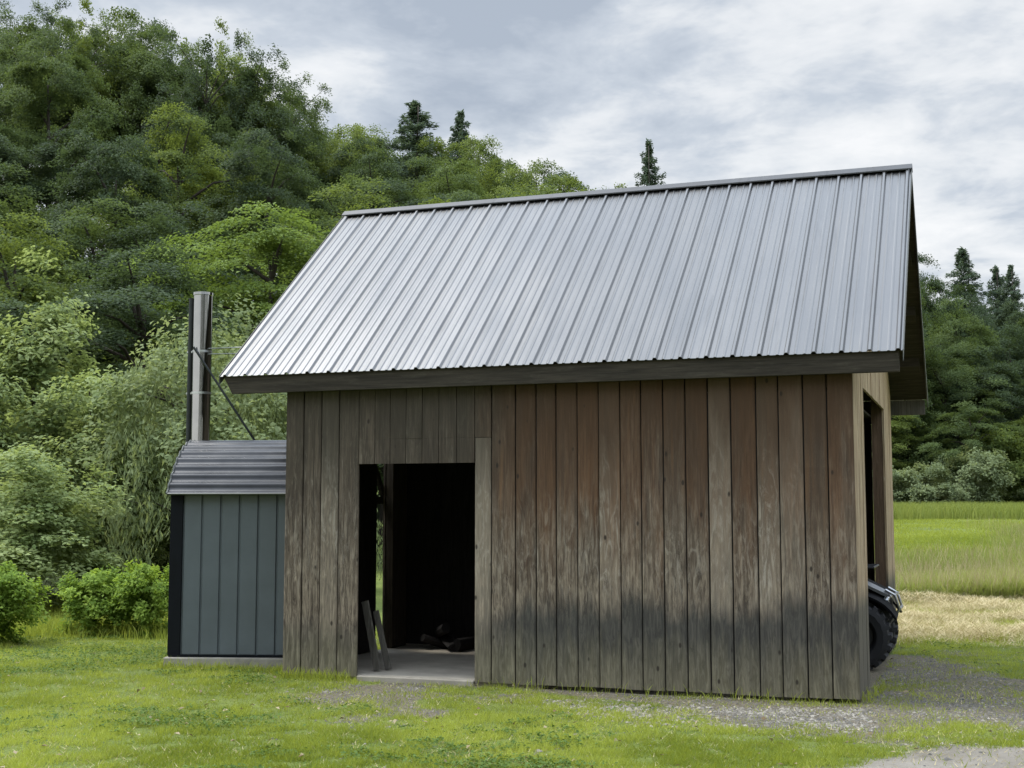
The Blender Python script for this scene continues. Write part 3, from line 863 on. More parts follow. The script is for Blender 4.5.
# curved ribbed roof, ribs run along the width
mb = MB(); yc, hy, hz = BDp / 2, BDp / 2 + .08, .585
N = 260; top = []; bot = []
def arch(q):
    return yc + hy * q, BH - .035 + hz * (1 - abs(q) ** 2.2)
fine = [arch(-1 + 2 * k / 4000) for k in range(4001)]
acc = np.concatenate([[0], np.cumsum([math.hypot(fine[k + 1][0] - fine[k][0], fine[k + 1][1] - fine[k][1]) for k in range(4000)])])
for k in range(N + 1):
    j = int(np.searchsorted(acc, acc[-1] * k / N)); j = min(max(j, 1), 3999)
    (ya, za), (yb, zb_) = fine[j - 1], fine[j + 1]; y_, z_ = fine[j]
    l_ = math.hypot(yb - ya, zb_ - za); nx_, nz_ = -(zb_ - za) / l_, (yb - ya) / l_
    rib = .020 * (0.5 + .5 * math.cos(k / N * 2 * math.pi * 18)) ** 1.3
    top.append((y_ + nx_ * rib, z_ + nz_ * rib)); bot.append((y_ - nx_ * .012, z_ - nz_ * .012))
x0, x1 = -.03, BW + .02
m = N + 1
mb.add([(x0, *q) for q in top] + [(x1, *q) for q in top] + [(x0, *q) for q in bot] + [(x1, *q) for q in bot],
       [(k, m + k, m + k + 1, k + 1) for k in range(N)] + [(2 * m + k, 2 * m + k + 1, 3 * m + k + 1, 3 * m + k) for k in range(N)] +
       [(k, k + 1, 2 * m + k + 1, 2 * m + k) for k in range(N)] + [(m + k + 1, m + k, 3 * m + k, 3 * m + k + 1) for k in range(N)] +
       [(0, 2 * m, 3 * m, m), (N, m + N, 3 * m + N, 2 * m + N)])
rf = mb.build('roof', M['boiler_roof'], boiler)
mb = MB(); ends = bot[::3]
for xa_ in (-.02, BW - .02):
    mb = MB(); mb.add([(xa_, *q) for q in ends] + [(xa_ + .01, *q) for q in ends],
           [tuple(range(len(ends) - 1, -1, -1)), tuple(range(len(ends), 2 * len(ends)))] + [(k, k + 1, len(ends) + k + 1, len(ends) + k) for k in range(len(ends) - 1)])
    mb.build('gable_panel', M['black'], boiler)
mb = MB(); mb.tube([(x0 - .002, *q) for q in top[::4]], .011, 6); mb.tube([(x0, top[0][0] + .004, top[0][1] - .005), (x1, top[0][0] + .004, top[0][1] - .005)], .011, 6)
mb.build('edge_trim', M['trim_light'], rf)
# flue
PX, PY, FZ = .035, .80, 4.0
flue = MB(); flue.lathe([(0, FZ - .06), (.092, FZ - .06), (.095, FZ), (.108, FZ), (.110, FZ - .03), (.104, FZ - .035), (.104, 2.4), (.104, 1.6)], 28, 'z', (PX, PY, -.1))
fl = flue.build('flue_pipe', M['steel'], boiler, smooth=True)
for z in (3.34, 2.88):
    mb = MB(); mb.lathe([(.106, z - .012), (.110, z - .012), (.110, z + .012), (.106, z + .012)], 28, 'z', (PX, PY, -.1))
    mb.box(PX - .165, PX - .10, PY - .018, PY + .004, z - .112, z - .092)
    mb.build('clamp_band', M['clamp'], fl, smooth=True)
mb = MB(); mb.tube([(PX - .134, PY, .0), (PX - .134, PY, FZ - .16)], .026, 10)
mb.build('support_pole', M['darkpole'], boiler, smooth=True)
mb = MB(); mb.tube([(PX - .06, PY - .12, 3.28), (PX + .68, PY - .05, 2.17)], .013, 8)
mb.build('diagonal_brace', M['darkpole'], boiler, smooth=True)
mb = MB()
tgt = Matrix.Rotation(-BRZ, 2) @ (Vector(barn_xy(0, 1.15)) - Vector(bo))
for dz in (.03, -.03):
    mb.tube([(PX + .09, PY - .05, 3.24 + dz), (tgt.x, tgt.y, 3.22 + dz * 1.6)], .007, 6)
mb.build('stay_rod', M['wire'], boiler)

# ------------------------------------------------------------------ quad bike parked nose out in the side bay
qx, qy = barn_xy(BL - .90, 2.93)
quad = empty('quad_bike', (qx, qy, .0), -TH, 'black quad bike parked nose out in the open side bay of the shed', 'quad bike')
quad.scale = (1.04, 1.0, 1.06)
def tyre(cx, cy, rad, wid):
    mb = MB(); h = wid / 2
    mb.lathe([(rad * .55, -h * .75), (rad * .62, -h * .95), (rad * .82, -h), (rad * .94, -h * .88), (rad * .97, -h * .5), (rad * .975, 0), (rad * .97, h * .5), (rad * .94, h * .88), (rad * .82, h), (rad * .62, h * .95), (rad * .55, h * .75)], 36, 'y', (cx, cy, rad))
    for k in range(20):
        for s in (-1, 1):
            a = 2 * math.pi * (k + (.5 if s > 0 else 0)) / 20
            def P(r, yy, da): return (cx + math.cos(a + da) * r, cy + yy, rad + math.sin(a + da) * r)
            y0, y1, y2 = s * h * .05, s * h * .82, s * h * 1.02
            d = .075
            mb.hexa([P(rad * .96, y0, -d + .08), P(rad * .96, y0, d + .08), P(rad * .95, y1, d), P(rad * .95, y1, -d), P(rad * 1.07, y0, -d * .7 + .08), P(rad * 1.07, y0, d * .7 + .08), P(rad * 1.05, y1, d * .7), P(rad * 1.05, y1, -d * .7)])
            mb.hexa([P(rad * .80, y2, -d), P(rad * .80, y2, d), P(rad * .80, y1 * .9, d), P(rad * .80, y1 * .9, -d), P(rad * 1.03, y1, -d), P(rad * 1.03, y1, d), P(rad * .94, y1 * .9, d), P(rad * .94, y1 * .9, -d)])
    o = mb.build('tyre', M['tyre'], quad)
    mb = MB(); s = 1 if cy > 0 else -1
    mb.lathe([(0, s * h * .35), (rad * .18, s * h * .4), (rad * .2, s * h * .2), (rad * .48, s * h * .15), (rad * .56, s * h * .7), (rad * .57, s * h * .72), (rad * .57, -s * h * .7), (0, -s * h * .6)], 24, 'y', (cx, cy, rad))
    mb.build('rim', M['rackblack'], o, smooth=True)
for cx, w in ((.64, .23), (-.62, .27)):
    for s in (-1, 1): tyre(cx, s * .46, .315, w)
mb = MB()
mb.box(-.80, .72, -.13, .13, .28, .42); mb.beam((.64, -.40, .31), (.64, .40, .31), .05, .05); mb.beam((-.62, -.38, .31), (-.62, .38, .31), .07, .07)
for s in (-1, 1):
    mb.tube([(.50, s * .14, .30), (.64, s * .34, .30), (.78, s * .14, .30)], .018, 8); mb.tube([(.64, s * .30, .34), (.60, s * .17, .70)], .028, 10)
    mb.box(-.28, .30, min(s * .15, s * .45), max(s * .15, s * .45), .30, .325)
mb.build('chassis', M['rackblack'], quad)
def ring(x, hw, z0, z1, n=12, sq=.55):
    zc, hz_ = (z0 + z1) / 2, (z1 - z0) / 2; r = []
    for k in range(n):
        a = 2 * math.pi * k / n; c, s = math.cos(a), math.sin(a)
        r.append((x, hw * math.copysign(abs(c) ** sq, c), zc + hz_ * math.copysign(abs(s) ** sq, s)))
    return r
mb = MB(); mb.loft([ring(-.05, .17, .42, .86), ring(.15, .19, .42, .92), ring(.36, .24, .46, .93), ring(.58, .28, .50, .90), ring(.78, .27, .50, .80), ring(.90, .20, .52, .70), ring(.95, .12, .55, .64)])
hood = mb.build('cowl', M['plastic'], quad, smooth=True)
mb = MB()
for s in (-1, 1):
    mb.hexa([(.50, s * .20, .905), (.92, s * .15, .70), (.92, s * .26, .67), (.50, s * .33, .875), (.50, s * .20, .93), (.93, s * .15, .725), (.93, s * .26, .695), (.50, s * .33, .90)])
mb.build('cowl_panel', M['greyplastic'], hood)
for s in (-1, 1):
    mb = MB(); mb.loft([[(.90 - .02 * abs(math.cos(a)), s * .19 + .055 * math.cos(a), .645 + .032 * math.sin(a)) for a in np.linspace(0, 6.283, 13)[:-1]],
                        [(.945 - .02 * abs(math.cos(a)), s * .185 + .045 * math.cos(a), .645 + .026 * math.sin(a)) for a in np.linspace(0, 6.283, 13)[:-1]]])
    mb.build('headlight', M['lens'], quad, smooth=True)
for cx, fr in ((.64, 1), (-.62, 0)):
    for s in (-1, 1):
        rings = []
        for a in np.linspace(R(28), R(150), 12):
            rr = .40 if fr else .41; x_, z_ = cx + math.cos(a) * rr * 1.02, .315 + math.sin(a) * rr
            x2_, z2_ = cx + math.cos(a) * (rr + .022) * 1.02, .315 + math.sin(a) * (rr + .022)
            yi, yo = s * .22, s * .50
            rings.append([(x_, yi, z_), (x_, yo, z_ - .03), (x2_, yo, z2_ - .03), (x2_, yi, z2_)])
        mb = MB(); mb.loft(rings); mb.build('mudguard', M['plastic'], quad, smooth=True)
mb = MB(); mb.loft([ring(.08, .10, .80, .90), ring(-.05, .14, .74, .88), ring(-.40, .17, .74, .87), ring(-.70, .18, .76, .92), ring(-.78, .15, .78, .90)])
mb.build('seat', M['vinyl'], quad, smooth=True)
mb = MB(); mb.tube([(.22, 0, .80), (.16, 0, 1.0)], .022); mb.tube([(.05, -.40, 1.07), (.12, -.22, 1.10), (.17, 0, 1.02), (.12, .22, 1.10), (.05, .40, 1.07)], .014)
hbar = mb.build('handlebar', M['rackblack'], quad, smooth=True)
for s in (-1, 1):
    mb = MB(); mb.tube([(.085, s * .30, 1.085), (.045, s * .415, 1.067)], .021); mb.build('grip', M['vinyl'], hbar, smooth=True)
def rack(xs, ys, z, name):
    mb = MB()
    for y_ in ys: mb.tube([(xs[0], y_, z), (xs[1], y_, z)], .011, 8)
    for x_ in np.linspace(xs[0], xs[1], 4): mb.tube([(x_, ys[0], z), (x_, ys[-1], z)], .011, 8)
    for s in (-1, 1): mb.tube([(sum(xs) / 2, s * .2, z), (sum(xs) / 2, s * .2, z - .10)], .012, 8)
    mb.build(name, M['rackblack'], quad, smooth=True)
rack((-.95, -.50), (-.36, -.18, 0, .18, .36), .93, 'rear_rack')
rack((.42, .80), (-.34, -.17, 0, .17, .34), .955, 'front_rack')
mb = MB()
for s in (-1, 1):
    mb.tube([(.74, s * .16, .36), (.93, s * .20, .42), (1.03, s * .21, .56), (.99, s * .22, .69), (.90, s * .22, .74)], .014, 10)
for x_, z_, w in ((1.03, .56, .21), (.99, .69, .22)):
    mb.tube([(x_, -w, z_), (x_, w, z_)], .016, 10)
mb.build('bumper', M['chrome'], quad, smooth=True)

# ------------------------------------------------------------------ foliage
def leaf_quads(c, nrm, yaw, ln, wd, lv, droop=None):
    """rhombic leaves: centres c, normals nrm"""
    n = len(c)
    nrm = nrm / np.linalg.norm(nrm, axis=1, keepdims=True)
    ref = np.stack([np.cos(yaw), np.sin(yaw), np.zeros(n)], 1)
    t = ref - nrm * (ref * nrm).sum(1, keepdims=True); t /= np.linalg.norm(t, axis=1, keepdims=True) + 1e-9
    b = np.cross(nrm, t)
    ln = np.broadcast_to(ln, (n,))[:, None]; wd = np.broadcast_to(wd, (n,))[:, None]
    fold = nrm * wd * .18
    V = np.stack([c - t * ln * .5, c + b * wd * .5 - t * ln * .08 + fold, c + t * ln * .5 - nrm * ln * .12, c - b * wd * .5 - t * ln * .08 + fold], 1).reshape(-1, 3)
    return V, np.arange(n * 4).reshape(n, 4), lv

def join_leaves(name, parts):
    V = np.concatenate([p[0] for p in parts]); k = 0; F = []; L = []
    for v, f, l in parts:
        F.append(f + k); L.append(l); k += len(v)
    return mesh_np(name, V, np.concatenate(F), {'lv': ('FACE', np.clip(np.concatenate(L), 0, 1))})

def spray_crown(rng, H, Rr, zb, n_sprays, per, leaf, spray=(1.0, .7, .2), top_pow=.8, droop=.25, lump=.35, upness=1.0, hollow=.55, open_top=0.0):
    """crown built of leafy sprays through its volume; returns leaf part list and spray centres"""
    parts = []; cents = []
    zc = (H + zb) / 2; hz = (H - zb) / 2
    ph = rng.random(6) * 6.28
    for k in range(n_sprays):
        u = rng.uniform(-1, 1); a = rng.uniform(0, 6.283)
        s = math.sqrt(max(0, 1 - u * u))
        prof = s ** top_pow if u > 0 else s ** .6
        lum = 1 + lump * (math.sin(2 * a + ph[0] + 2 * u) * .5 + math.sin(3 * a + ph[1] - 3 * u) * .35 + math.sin(5 * u + ph[2] + a) * .4)
        f = rng.uniform(hollow, 1.0) if rng.random() < .85 else rng.uniform(.1, hollow)
        r = Rr * prof * lum * f
        cz = zc + hz * u * (.92 + .12 * rng.standard_normal()) * (f if u < 0 else .5 + .5 * f)
        c = np.array([r * math.cos(a), r * math.sin(a), cz])
        cents.append(c)
        m = int(per * rng.uniform(.6, 1.35))
        sx, sy, sz = [v * rng.uniform(.7, 1.3) for v in spray]
        if open_top and u > .55: m = int(m * (1 - open_top)); sx *= .7; sy *= .7
        q = rng.standard_normal((m, 3)) * .45
        q /= np.maximum(1, np.linalg.norm(q, axis=1, keepdims=True) / 1.1)
        ox, oy = math.cos(a), math.sin(a)
        px, py = q[:, 0] * sx, q[:, 1] * sy
        # sprays are domed: they droop away from their middle and outward
        pz = q[:, 2] * sz - droop * px - .35 * (px ** 2 + py ** 2) / (sx + sy)
        P = c + np.stack([px * ox - py * oy, px * oy + py * ox, pz], 1)
        nr = rng.standard_normal((m, 3)) * .34 + np.array([ox * .45, oy * .45, upness])
        lv = np.clip(.45 + .22 * rng.standard_normal() + .13 * rng.standard_normal(m), 0, 1)
        ls = leaf * (.7 + .6 * rng.random(m))
        parts.append(leaf_quads(P, nr, rng.random(m) * 6.28, ls, ls * .62, lv))
    return parts, cents

def trunk_mesh(rng, H, r0, cents, n_limbs, zb, name='trunk', top=.8):
    mb = MB(); mb.cur = rng.random()
    bend = rng.uniform(-.25, .25, 2)
    def ax(z): f = z / H; return Vector((bend[0] * f * f * 2, bend[1] * f * f * 2, z))
    zs = [-.5, .05, H * .15, H * .35, H * .55, H * top]
    mb.tube([ax(z) for z in zs], [r0 * 1.35, r0 * 1.15, r0 * .9, r0 * .72, r0 * .5, r0 * .14], 8)
    if len(cents):
        idx = rng.permutation(len(cents))[:n_limbs]
        for i in idx:
            c = Vector(cents[i]); z0 = max(zb * .6, min(c.z - .35 * math.hypot(c.x, c.y) - .2, H * .72)); z0 = max(z0, .2)
            p0 = ax(z0); mid = p0.lerp(c, .5) + Vector((0, 0, .12 * (c - p0).length))
            mb.tube([p0, mid, c], [r0 * .36, r0 * .2, r0 * .05], 5, cap=False)
    me = bpy.data.meshes.new(name); me.from_pydata([tuple(p) for p in mb.v], [], mb.f); me.update()
    me.attributes.new('bid', 'FLOAT', 'POINT').data.foreach_set('value', np.array(mb.bid, np.float32))
    me.polygons.foreach_set('use_smooth', np.ones(len(me.polygons), bool))
    return me

L = {
    'dark': make_leaf('dark_forest_leaf', (.036, .057, .028), (.080, .115, .050), .40),
    'mid': make_leaf('mid_forest_leaf', (.055, .086, .030), (.124, .168, .056), .43),
    'olive': make_leaf('olive_forest_leaf', (.084, .120, .029), (.185, .232, .060), .46),
    'yellow': make_leaf('yellow_green_leaf', (.085, .135, .028), (.195, .265, .066), .42, hue=.1),
    'pale': make_leaf('pale_shrub_leaf', (.142, .198, .070), (.330, .390, .172), .45, hue=.15),
    'willow': make_leaf('willow_leaf', (.150, .195, .088), (.285, .335, .165), .45, hue=.1),
    'bush': make_leaf('bright_bush_leaf', (.115, .195, .030), (.310, .420, .080), .45, hue=.1),
    'grey': make_leaf('grey_green_shrub_leaf', (.135, .175, .09), (.265, .315, .16), .42, hue=.2),
    'weed': make_leaf('clover_leaf', (.055, .100, .020), (.120, .185, .045), .3, hue=0),
    'dead': make_leaf('dead_leaf', (.12, .085, .045), (.36, .30, .19), .1, hue=0),
    'conifer': make_leaf('conifer_needle', (.058, .088, .058), (.125, .170, .112), .3, hue=.3),
}

(x, y), = WEED_JOBS; n = len(x)
V_, F_, L_ = leaf_quads(np.stack([x, y, terrain(x, y) + .018 + .022 * RNG.random(n)], 1), RNG.standard_normal((n, 3)) * .3 + np.array([0, 0, 1]), RNG.random(n) * 6.28, .020 + .022 * RNG.random(n), .014 + .012 * RNG.random(n), RNG.random(n))
o = obj('lawn_weeds', mesh_np('lawn_weeds', V_, F_, {'lv': ('FACE', L_)}), L['weed']); tag(o, 'low clover and broad leaved weeds in patches of the lawn', 'weeds', kind='stuff')
x, y = scatter(250, 7.8, 15.5, -100, 1150, 1.2); k = ~footprint(x, y, .02); x, y = x[k], y[k]; n = len(x)
V_, F_, L_ = leaf_quads(np.stack([x, y, terrain(x, y) + .03], 1), RNG.standard_normal((n, 3)) * .35 + np.array([0, 0, 1]), RNG.random(n) * 6.28, .03 + .03 * RNG.random(n), .02 + .015 * RNG.random(n), RNG.random(n))
o = obj('fallen_leaves', mesh_np('fallen_leaves', V_, F_, {'lv': ('FACE', L_)}), L['dead']); tag(o, 'small dry fallen leaves and straw bits on the lawn and gravel', 'leaves', kind='stuff')

STRIP = poly([(520, 697), (640, 704), (862, 712), (870, 730), (780, 734), (640, 722), (540, 708)])
x, y = scatter(60000, 8.6, 12.5, 500, 900); q = np.clip((sdist(STRIP, x, y) + wob(x, y) * .5) / .3 + .4, 0, 1) * np.clip((fbm(x * 2, y * 3, 143) - .3) * 3, .1, 1)
k = (RNG.random(len(x)) < q * .45) & ~footprint(x, y, .02); x, y = x[k], y[k]; n = len(x)
o = stones('pale_gravel', x, y, .006 + .014 * RNG.random(n) ** 2, np.clip(.78 + .2 * RNG.standard_normal(n), 0, 1))
tag(o, 'paler coarse stone in a strip before the plank wall', 'gravel', kind='stuff')

def make_kind(H, Rr, zb, seed, leaf, n, per, **kw):
    rng = np.random.default_rng(seed)
    ttop = kw.pop('ttop', .8); limbs = kw.pop('limbs', 12); r0 = kw.pop('r0', .02 * H)
    parts, cents = spray_crown(rng, H, Rr, zb, n, per, leaf, **kw)
    return dict(crown=join_leaves('crown', parts), trunk=trunk_mesh(rng, H, r0, cents, limbs, zb, top=ttop), H=H, R=Rr)

def plant(kind, name, x, y, leafmat, scale=1.0, zscale=1.0, rot=None, label=None, cat='tree', group=None, sink=.0):
    z = float(terrain(np.array([x]), np.array([y]))[0]) - sink
    root = empty(name, (x, y, z), random.uniform(0, 6.28) if rot is None else rot, label, cat, group)
    root.scale = (scale, scale, scale * zscale)
    for nm, mat in (('trunk', M['bark']), ('crown', leafmat)):
        me = kind[nm]
        if not me.materials: me.materials.append(mat)
        o = bpy.data.objects.new(nm if nm == 'trunk' or 'shrub' not in name and 'bush' not in name else 'foliage', me); C.objects.link(o); o.parent = root
        o.material_slots[0].link = 'OBJECT'; o.material_slots[0].material = mat
    return root

# six broadleaf forms about 12 m tall, shared by the hillside
KINDS = [make_kind(12, 3.4, 2.2, 100 + s, .13, 120, 330, spray=(.88, .7, .30), lump=.55, top_pow=.85, droop=.25, upness=.9, hollow=.62) for s in range(4)]
OPEN = [make_kind(12, 3.0, 3.0, 200 + s, .125, 110, 190, spray=(.75, .55, .36), lump=.6, top_pow=.9, hollow=.5, open_top=.2, limbs=26, ttop=.6, r0=.13) for s in range(3)]
MAPLE = make_kind(11.4, 3.3, 1.5, 301, .14, 130, 270, spray=(1.35, .95, .20), lump=.35, droop=.30, upness=1.3)
PALE = [make_kind(5.4, 1.55, .15, 401, .105, 120, 190, spray=(.42, .32, .28), lump=.4, top_pow=1.35, droop=-.1, hollow=.4),
        make_kind(4.0, 1.6, .1, 402, .10, 110, 180, spray=(.45, .35, .26), lump=.4, top_pow=.9, droop=0, hollow=.4)]
BUSH = [make_kind(1.1, .72, .02, 411 + s, .075, 70, 130, spray=(.24, .18, .12), lump=.22, top_pow=.7, droop=.05, hollow=.45, limbs=8, r0=.015) for s in range(2)]
SHRUB = [make_kind(3.0, 2.0, .05, 421 + s, .16, 80, 130, spray=(.6, .45, .3), lump=.3, top_pow=.6, droop=.05, hollow=.5, limbs=8, r0=.05) for s in range(2)]

def conifer_kind(seed, H, Rr):
    rng = np.random.default_rng(seed); parts = []; z = H * .10
    while z < H - .12:
        f = (H - z) / H; r = .06 + 1.2 * Rr * (f ** .86)
        for k in range(2 + (rng.random() < .7)):
            a = rng.uniform(0, 6.283); rr = r * (rng.uniform(.45, 1.15) if rng.random() < .8 else rng.uniform(.9, 1.35)); m = int(34 + 150 * f)
            q = rng.random(m) ** .75; side = rng.standard_normal(m) * (.03 + .13 * rr * (1.05 - q))
            droop = -.38 * q * rr + .24 * rr * q ** 2.5
            P = np.stack([math.cos(a) * q * rr - math.sin(a) * side, math.sin(a) * q * rr + math.cos(a) * side, z + droop + rng.standard_normal(m) * .07], 1)
            nr = rng.standard_normal((m, 3)) * .7 + np.array([0, 0, .6])
            parts.append(leaf_quads(P, nr, a + rng.choice([-.7, .7, 0], m) + rng.standard_normal(m) * .3, .19, .055, .5 + .25 * rng.standard_normal(m)))
        z += .09 + .07 * f
    m = 40; P = np.stack([rng.standard_normal(m) * .06, rng.standard_normal(m) * .06, H - rng.random(m) * .9], 1)
    parts.append(leaf_quads(P, rng.standard_normal((m, 3)), rng.random(m) * 6.28, .28, .08, .5 * np.ones(m)))
    return dict(crown=join_leaves('crown', parts), trunk=trunk_mesh(rng, H, .0085 * H, [], 0, 1, top=.97), H=H, R=Rr)
CON = [conifer_kind(501 + s, 14, 3.5 + .4 * s) for s in range(3)]

def willow_kind(seed, H, Rr):
    rng = np.random.default_rng(seed); parts = []; cents = []
    for k in range(300):
        a = rng.uniform(0, 6.283); f = math.sqrt(rng.random()) * (1 + .18 * math.sin(3 * a + 1) + .12 * math.sin(5 * a))
        c = np.array([math.cos(a) * f * Rr, math.sin(a) * f * Rr, 0])
        z = H * (.97 - .42 * f ** 2.2) - rng.random() ** 2 * .9
        if k % 4 == 0: z *= rng.uniform(.5, .9)
        c[2] = z; cents.append(c)
        ln = min(z - .25, rng.uniform(.7, 2.0)); m = int(60 * ln / 1.4) + 14
        q = rng.random(m); out = .22 * np.sqrt(q)
        P = np.stack([c[0] + math.cos(a) * out + rng.standard_normal(m) * .07, c[1] + math.sin(a) * out + rng.standard_normal(m) * .07, z + .10 * np.sin(q * 3.1) - q * ln], 1)
        nr = rng.standard_normal((m, 3)) * .6 + np.array([math.cos(a) * .6, math.sin(a) * .6, .35])
        # long leaves hanging along the strand
        V, F, lv = leaf_quads(P, nr, rng.random(m) * 6.28, .125 * (.7 + .6 * rng.random(m)), .034, .5 + .15 * rng.standard_normal() + .18 * rng.standard_normal(m))
        V = V.reshape(m, 4, 3); d = V[:, 2] - V[:, 0]; ctr = V.mean(1)
        V[:, 2] = ctr + d * .25 + np.array([0, 0, -.055]); V[:, 0] = ctr - d * .25 + np.array([0, 0, .055]); parts.append((V.reshape(-1, 3), F, lv))
    sp, c2 = spray_crown(rng, H * 1.0, Rr * 1.02, .3, 170, 120, .095, spray=(.42, .32, .38), lump=.3, top_pow=.7, droop=.7, upness=.7, hollow=.6)
    parts += sp
    return dict(crown=join_leaves('crown', parts), trunk=trunk_mesh(rng, H, .11, cents, 30, 1.0, top=.6), H=H, R=Rr)
WIL = willow_kind(601, 4.75, 2.15)

def at(u, d):
    return (u - 512) / F_PX * d, d

def skyline(u):
    """height over distance of the tree line, read as an angle across the valley"""
    pts = [(-300, .40), (-60, .388), (0, .386), (60, .386), (105, .383), (150, .362), (205, .370), (250, .352), (300, .322), (340, .292), (400, .272), (470, .272), (525, .247),
           (560, .262), (600, .226), (660, .21), (760, .205), (860, .205), (925, .196), (945, .176), (1024, .168), (1300, .16)]
    return float(np.interp(u, [p[0] for p in pts], [p[1] for p in pts]))

GLAB = {'dark': ('dense dark green broadleaf tree in the wooded hillside', 'dark green trees on the wooded hillside'),
        'mid': ('leafy mid green broadleaf tree in the wooded hillside', 'mid green trees on the wooded hillside'),
        'olive': ('lighter olive green broadleaf tree in the wooded hillside', 'olive green trees on the wooded hillside')}
rt = random.Random(21)
def hill_tree(u, d, tone, top=None, kinds=KINDS, width=None):
    x, y = at(u, d); z0 = float(terrain(np.array([x]), np.array([y]))[0])
    k = rt.choice(kinds); lim = 1.6 + skyline(u) * d - z0
    h = lim if top is None else min(top, lim)
    h = max(4.0, h) * ((1.07 if u < 390 else 1.10 if u < 580 else 1.0) if top is None else 1.0)
    s = (width / (2 * k['R'])) if width else rt.uniform(.85, 1.15)
    lab, grp = GLAB[tone]
    return plant(k, 'broadleaf_tree', x, y, L[tone], s, h / k['H'] / s, rt.uniform(0, 6.28), lab, 'tree', grp, sink=.3)

rows = [(37, 7.6), (42, 9.0), (48, 10.5), (55, 11.5), (62, 12.5), (70, 13.5), (79, 15), (89, 17), (98, 18)]
for d, top in rows:
    step = 4.3 * F_PX / d; u = -170 + rt.uniform(0, step)
    while u < 640:
        uu = u + rt.uniform(-.3, .3) * step; dd = d + rt.uniform(-2.2, 2.2)
        back = d >= 70
        tone = rt.choices(['dark', 'mid', 'olive'], [.62, .30, .08] if uu < 240 and not back else ([.30, .42, .28] if uu > 300 else [.4, .42, .18]))[0]
        kk = OPEN if back and rt.random() < .55 and uu < 330 else KINDS
        if not (150 < uu < 375 and d in (37, 42)):       # the yellow-green maple stands in this gap
            hill_tree(uu, dd, tone, None if back and d > 85 else top * rt.uniform(.85, 1.2) * (1.0 if not back else 1.1), kk)
        u += step
# trees on the ridge line itself
for u, d, tone, kk in [(-40, 80, 'mid', OPEN), (18, 78, 'mid', OPEN), (70, 78, 'olive', OPEN), (112, 82, 'mid', KINDS), (158, 80, 'mid', KINDS), (200, 76, 'dark', OPEN), (238, 77, 'dark', OPEN), (280, 80, 'mid', OPEN),
                       (318, 84, 'mid', OPEN), (352, 82, 'olive', KINDS), (384, 88, 'mid', KINDS), (440, 84, 'olive', KINDS), (476, 86, 'olive', KINDS), (508, 88, 'mid', KINDS), (542, 80, 'olive', KINDS), (570, 80, 'olive', OPEN), (600, 90, 'mid', KINDS)]:
    hill_tree(u, d, tone, None, kk)
# the yellow-green tree that stands out from the slope
x, y = at(262, 44.5); z0 = float(terrain(np.array([x]), np.array([y]))[0])
plant(MAPLE, 'broadleaf_tree', x, y, L['yellow'], 1.0, (1.6 + .252 * y - z0) / MAPLE['H'], 1.3, 'bright yellow-green spreading tree standing out from the dark slope behind the flue', 'tree')
# conifers along the skyline
for u, d, el, w, lab in [(412, 86, .302, 1.0, 'dark blue-green conifer breaking the skyline, widest of those left of the roof ridge'),
                         (459, 95, .293, .9, 'dark conifer tip showing above the olive trees, next right of the widest skyline conifer'),
                         (652, 100, .285, .78, 'lone dark conifer rising above the middle of the metal roof'),
                         (968, 118, .200, 1.1, 'pointed conifer above the far right wood, tallest of the three there'),
                         (1002, 122, .186, .9, 'slim conifer tip in the far right wood between two others'),
                         (1017, 120, .187, .8, 'slim conifer tip at the right end of the far right wood')]:
    x, y = at(u, d); z0 = float(terrain(np.array([x]), np.array([y]))[0]); k = rt.choice(CON)
    w *= 1.25; h = 1.6 + el * d - z0
    h *= 1.02 if u > 500 else 1.10; s = w * (1.75 if u == 412 else 1.5)
    plant(k, 'conifer_tree', x, y, L['conifer'], s, h / k['H'] / s, rt.uniform(0, 6), lab, 'conifer', None, sink=.3)
# wood beyond the meadow on the right
GLAB2 = {'olive': ('light olive green low tree at the front of the wood beyond the right meadow', 'olive trees beyond the meadow'),
         'dark': ('dark green tree in the wood at the far end of the right meadow', 'dark trees beyond the meadow'),
         'mid': ('mid green tree in the wood at the far end of the right meadow', 'mid green trees beyond the meadow')}
for d, t0, tones in [(93, .085, 'olive'), (98, .12, 'mid'), (104, .155, 'dark'), (111, .19, 'dark'), (119, .2, 'dark'), (128, .2, 'dark'), (137, .2, 'dark')]:
    step = 4.6 * F_PX / d; u = 640 + rt.uniform(0, step)
    while u < 1330:
        uu = u + rt.uniform(-.3, .3) * step; dd = d + rt.uniform(-2, 2); x, y = at(uu, dd); z0 = float(terrain(np.array([x]), np.array([y]))[0])
        k = rt.choice(KINDS); h = max(4, 1.6 + min(t0 * rt.uniform(.85, 1.15), skyline(uu) * rt.uniform(.93, 1.0)) * dd - z0)
        tone = tones if rt.random() < .75 else {'dark': 'mid', 'mid': 'dark', 'olive': 'mid'}[tones]; s = rt.uniform(.85, 1.2)
        plant(k, 'broadleaf_tree', x, y, L[tone], s, h / k['H'] / s, rt.uniform(0, 6), GLAB2[tone][0], 'tree', GLAB2[tone][1], sink=.3)
        u += step
for k_ in range(17):
    x, y = at(760 + k_ * 33 + rt.uniform(-9, 9), rt.uniform(94, 100)); k = SHRUB[rt.randint(0, 1)]; h = rt.uniform(3.5, 6)
    plant(k, 'undergrowth_shrub', x, y, L['mid'], 1.15, h / k['H'] / 1.15, rt.uniform(0, 6), 'bushy mid green undergrowth below the trees of the far wood', 'shrub', 'undergrowth below the far wood')
x, y = at(908, 96); plant(OPEN[1], 'broadleaf_tree', x, y, L['mid'], 1.0, 1.62, 2.0, 'tall loose-crowned tree rising beside the right end of the shed roof', 'tree')
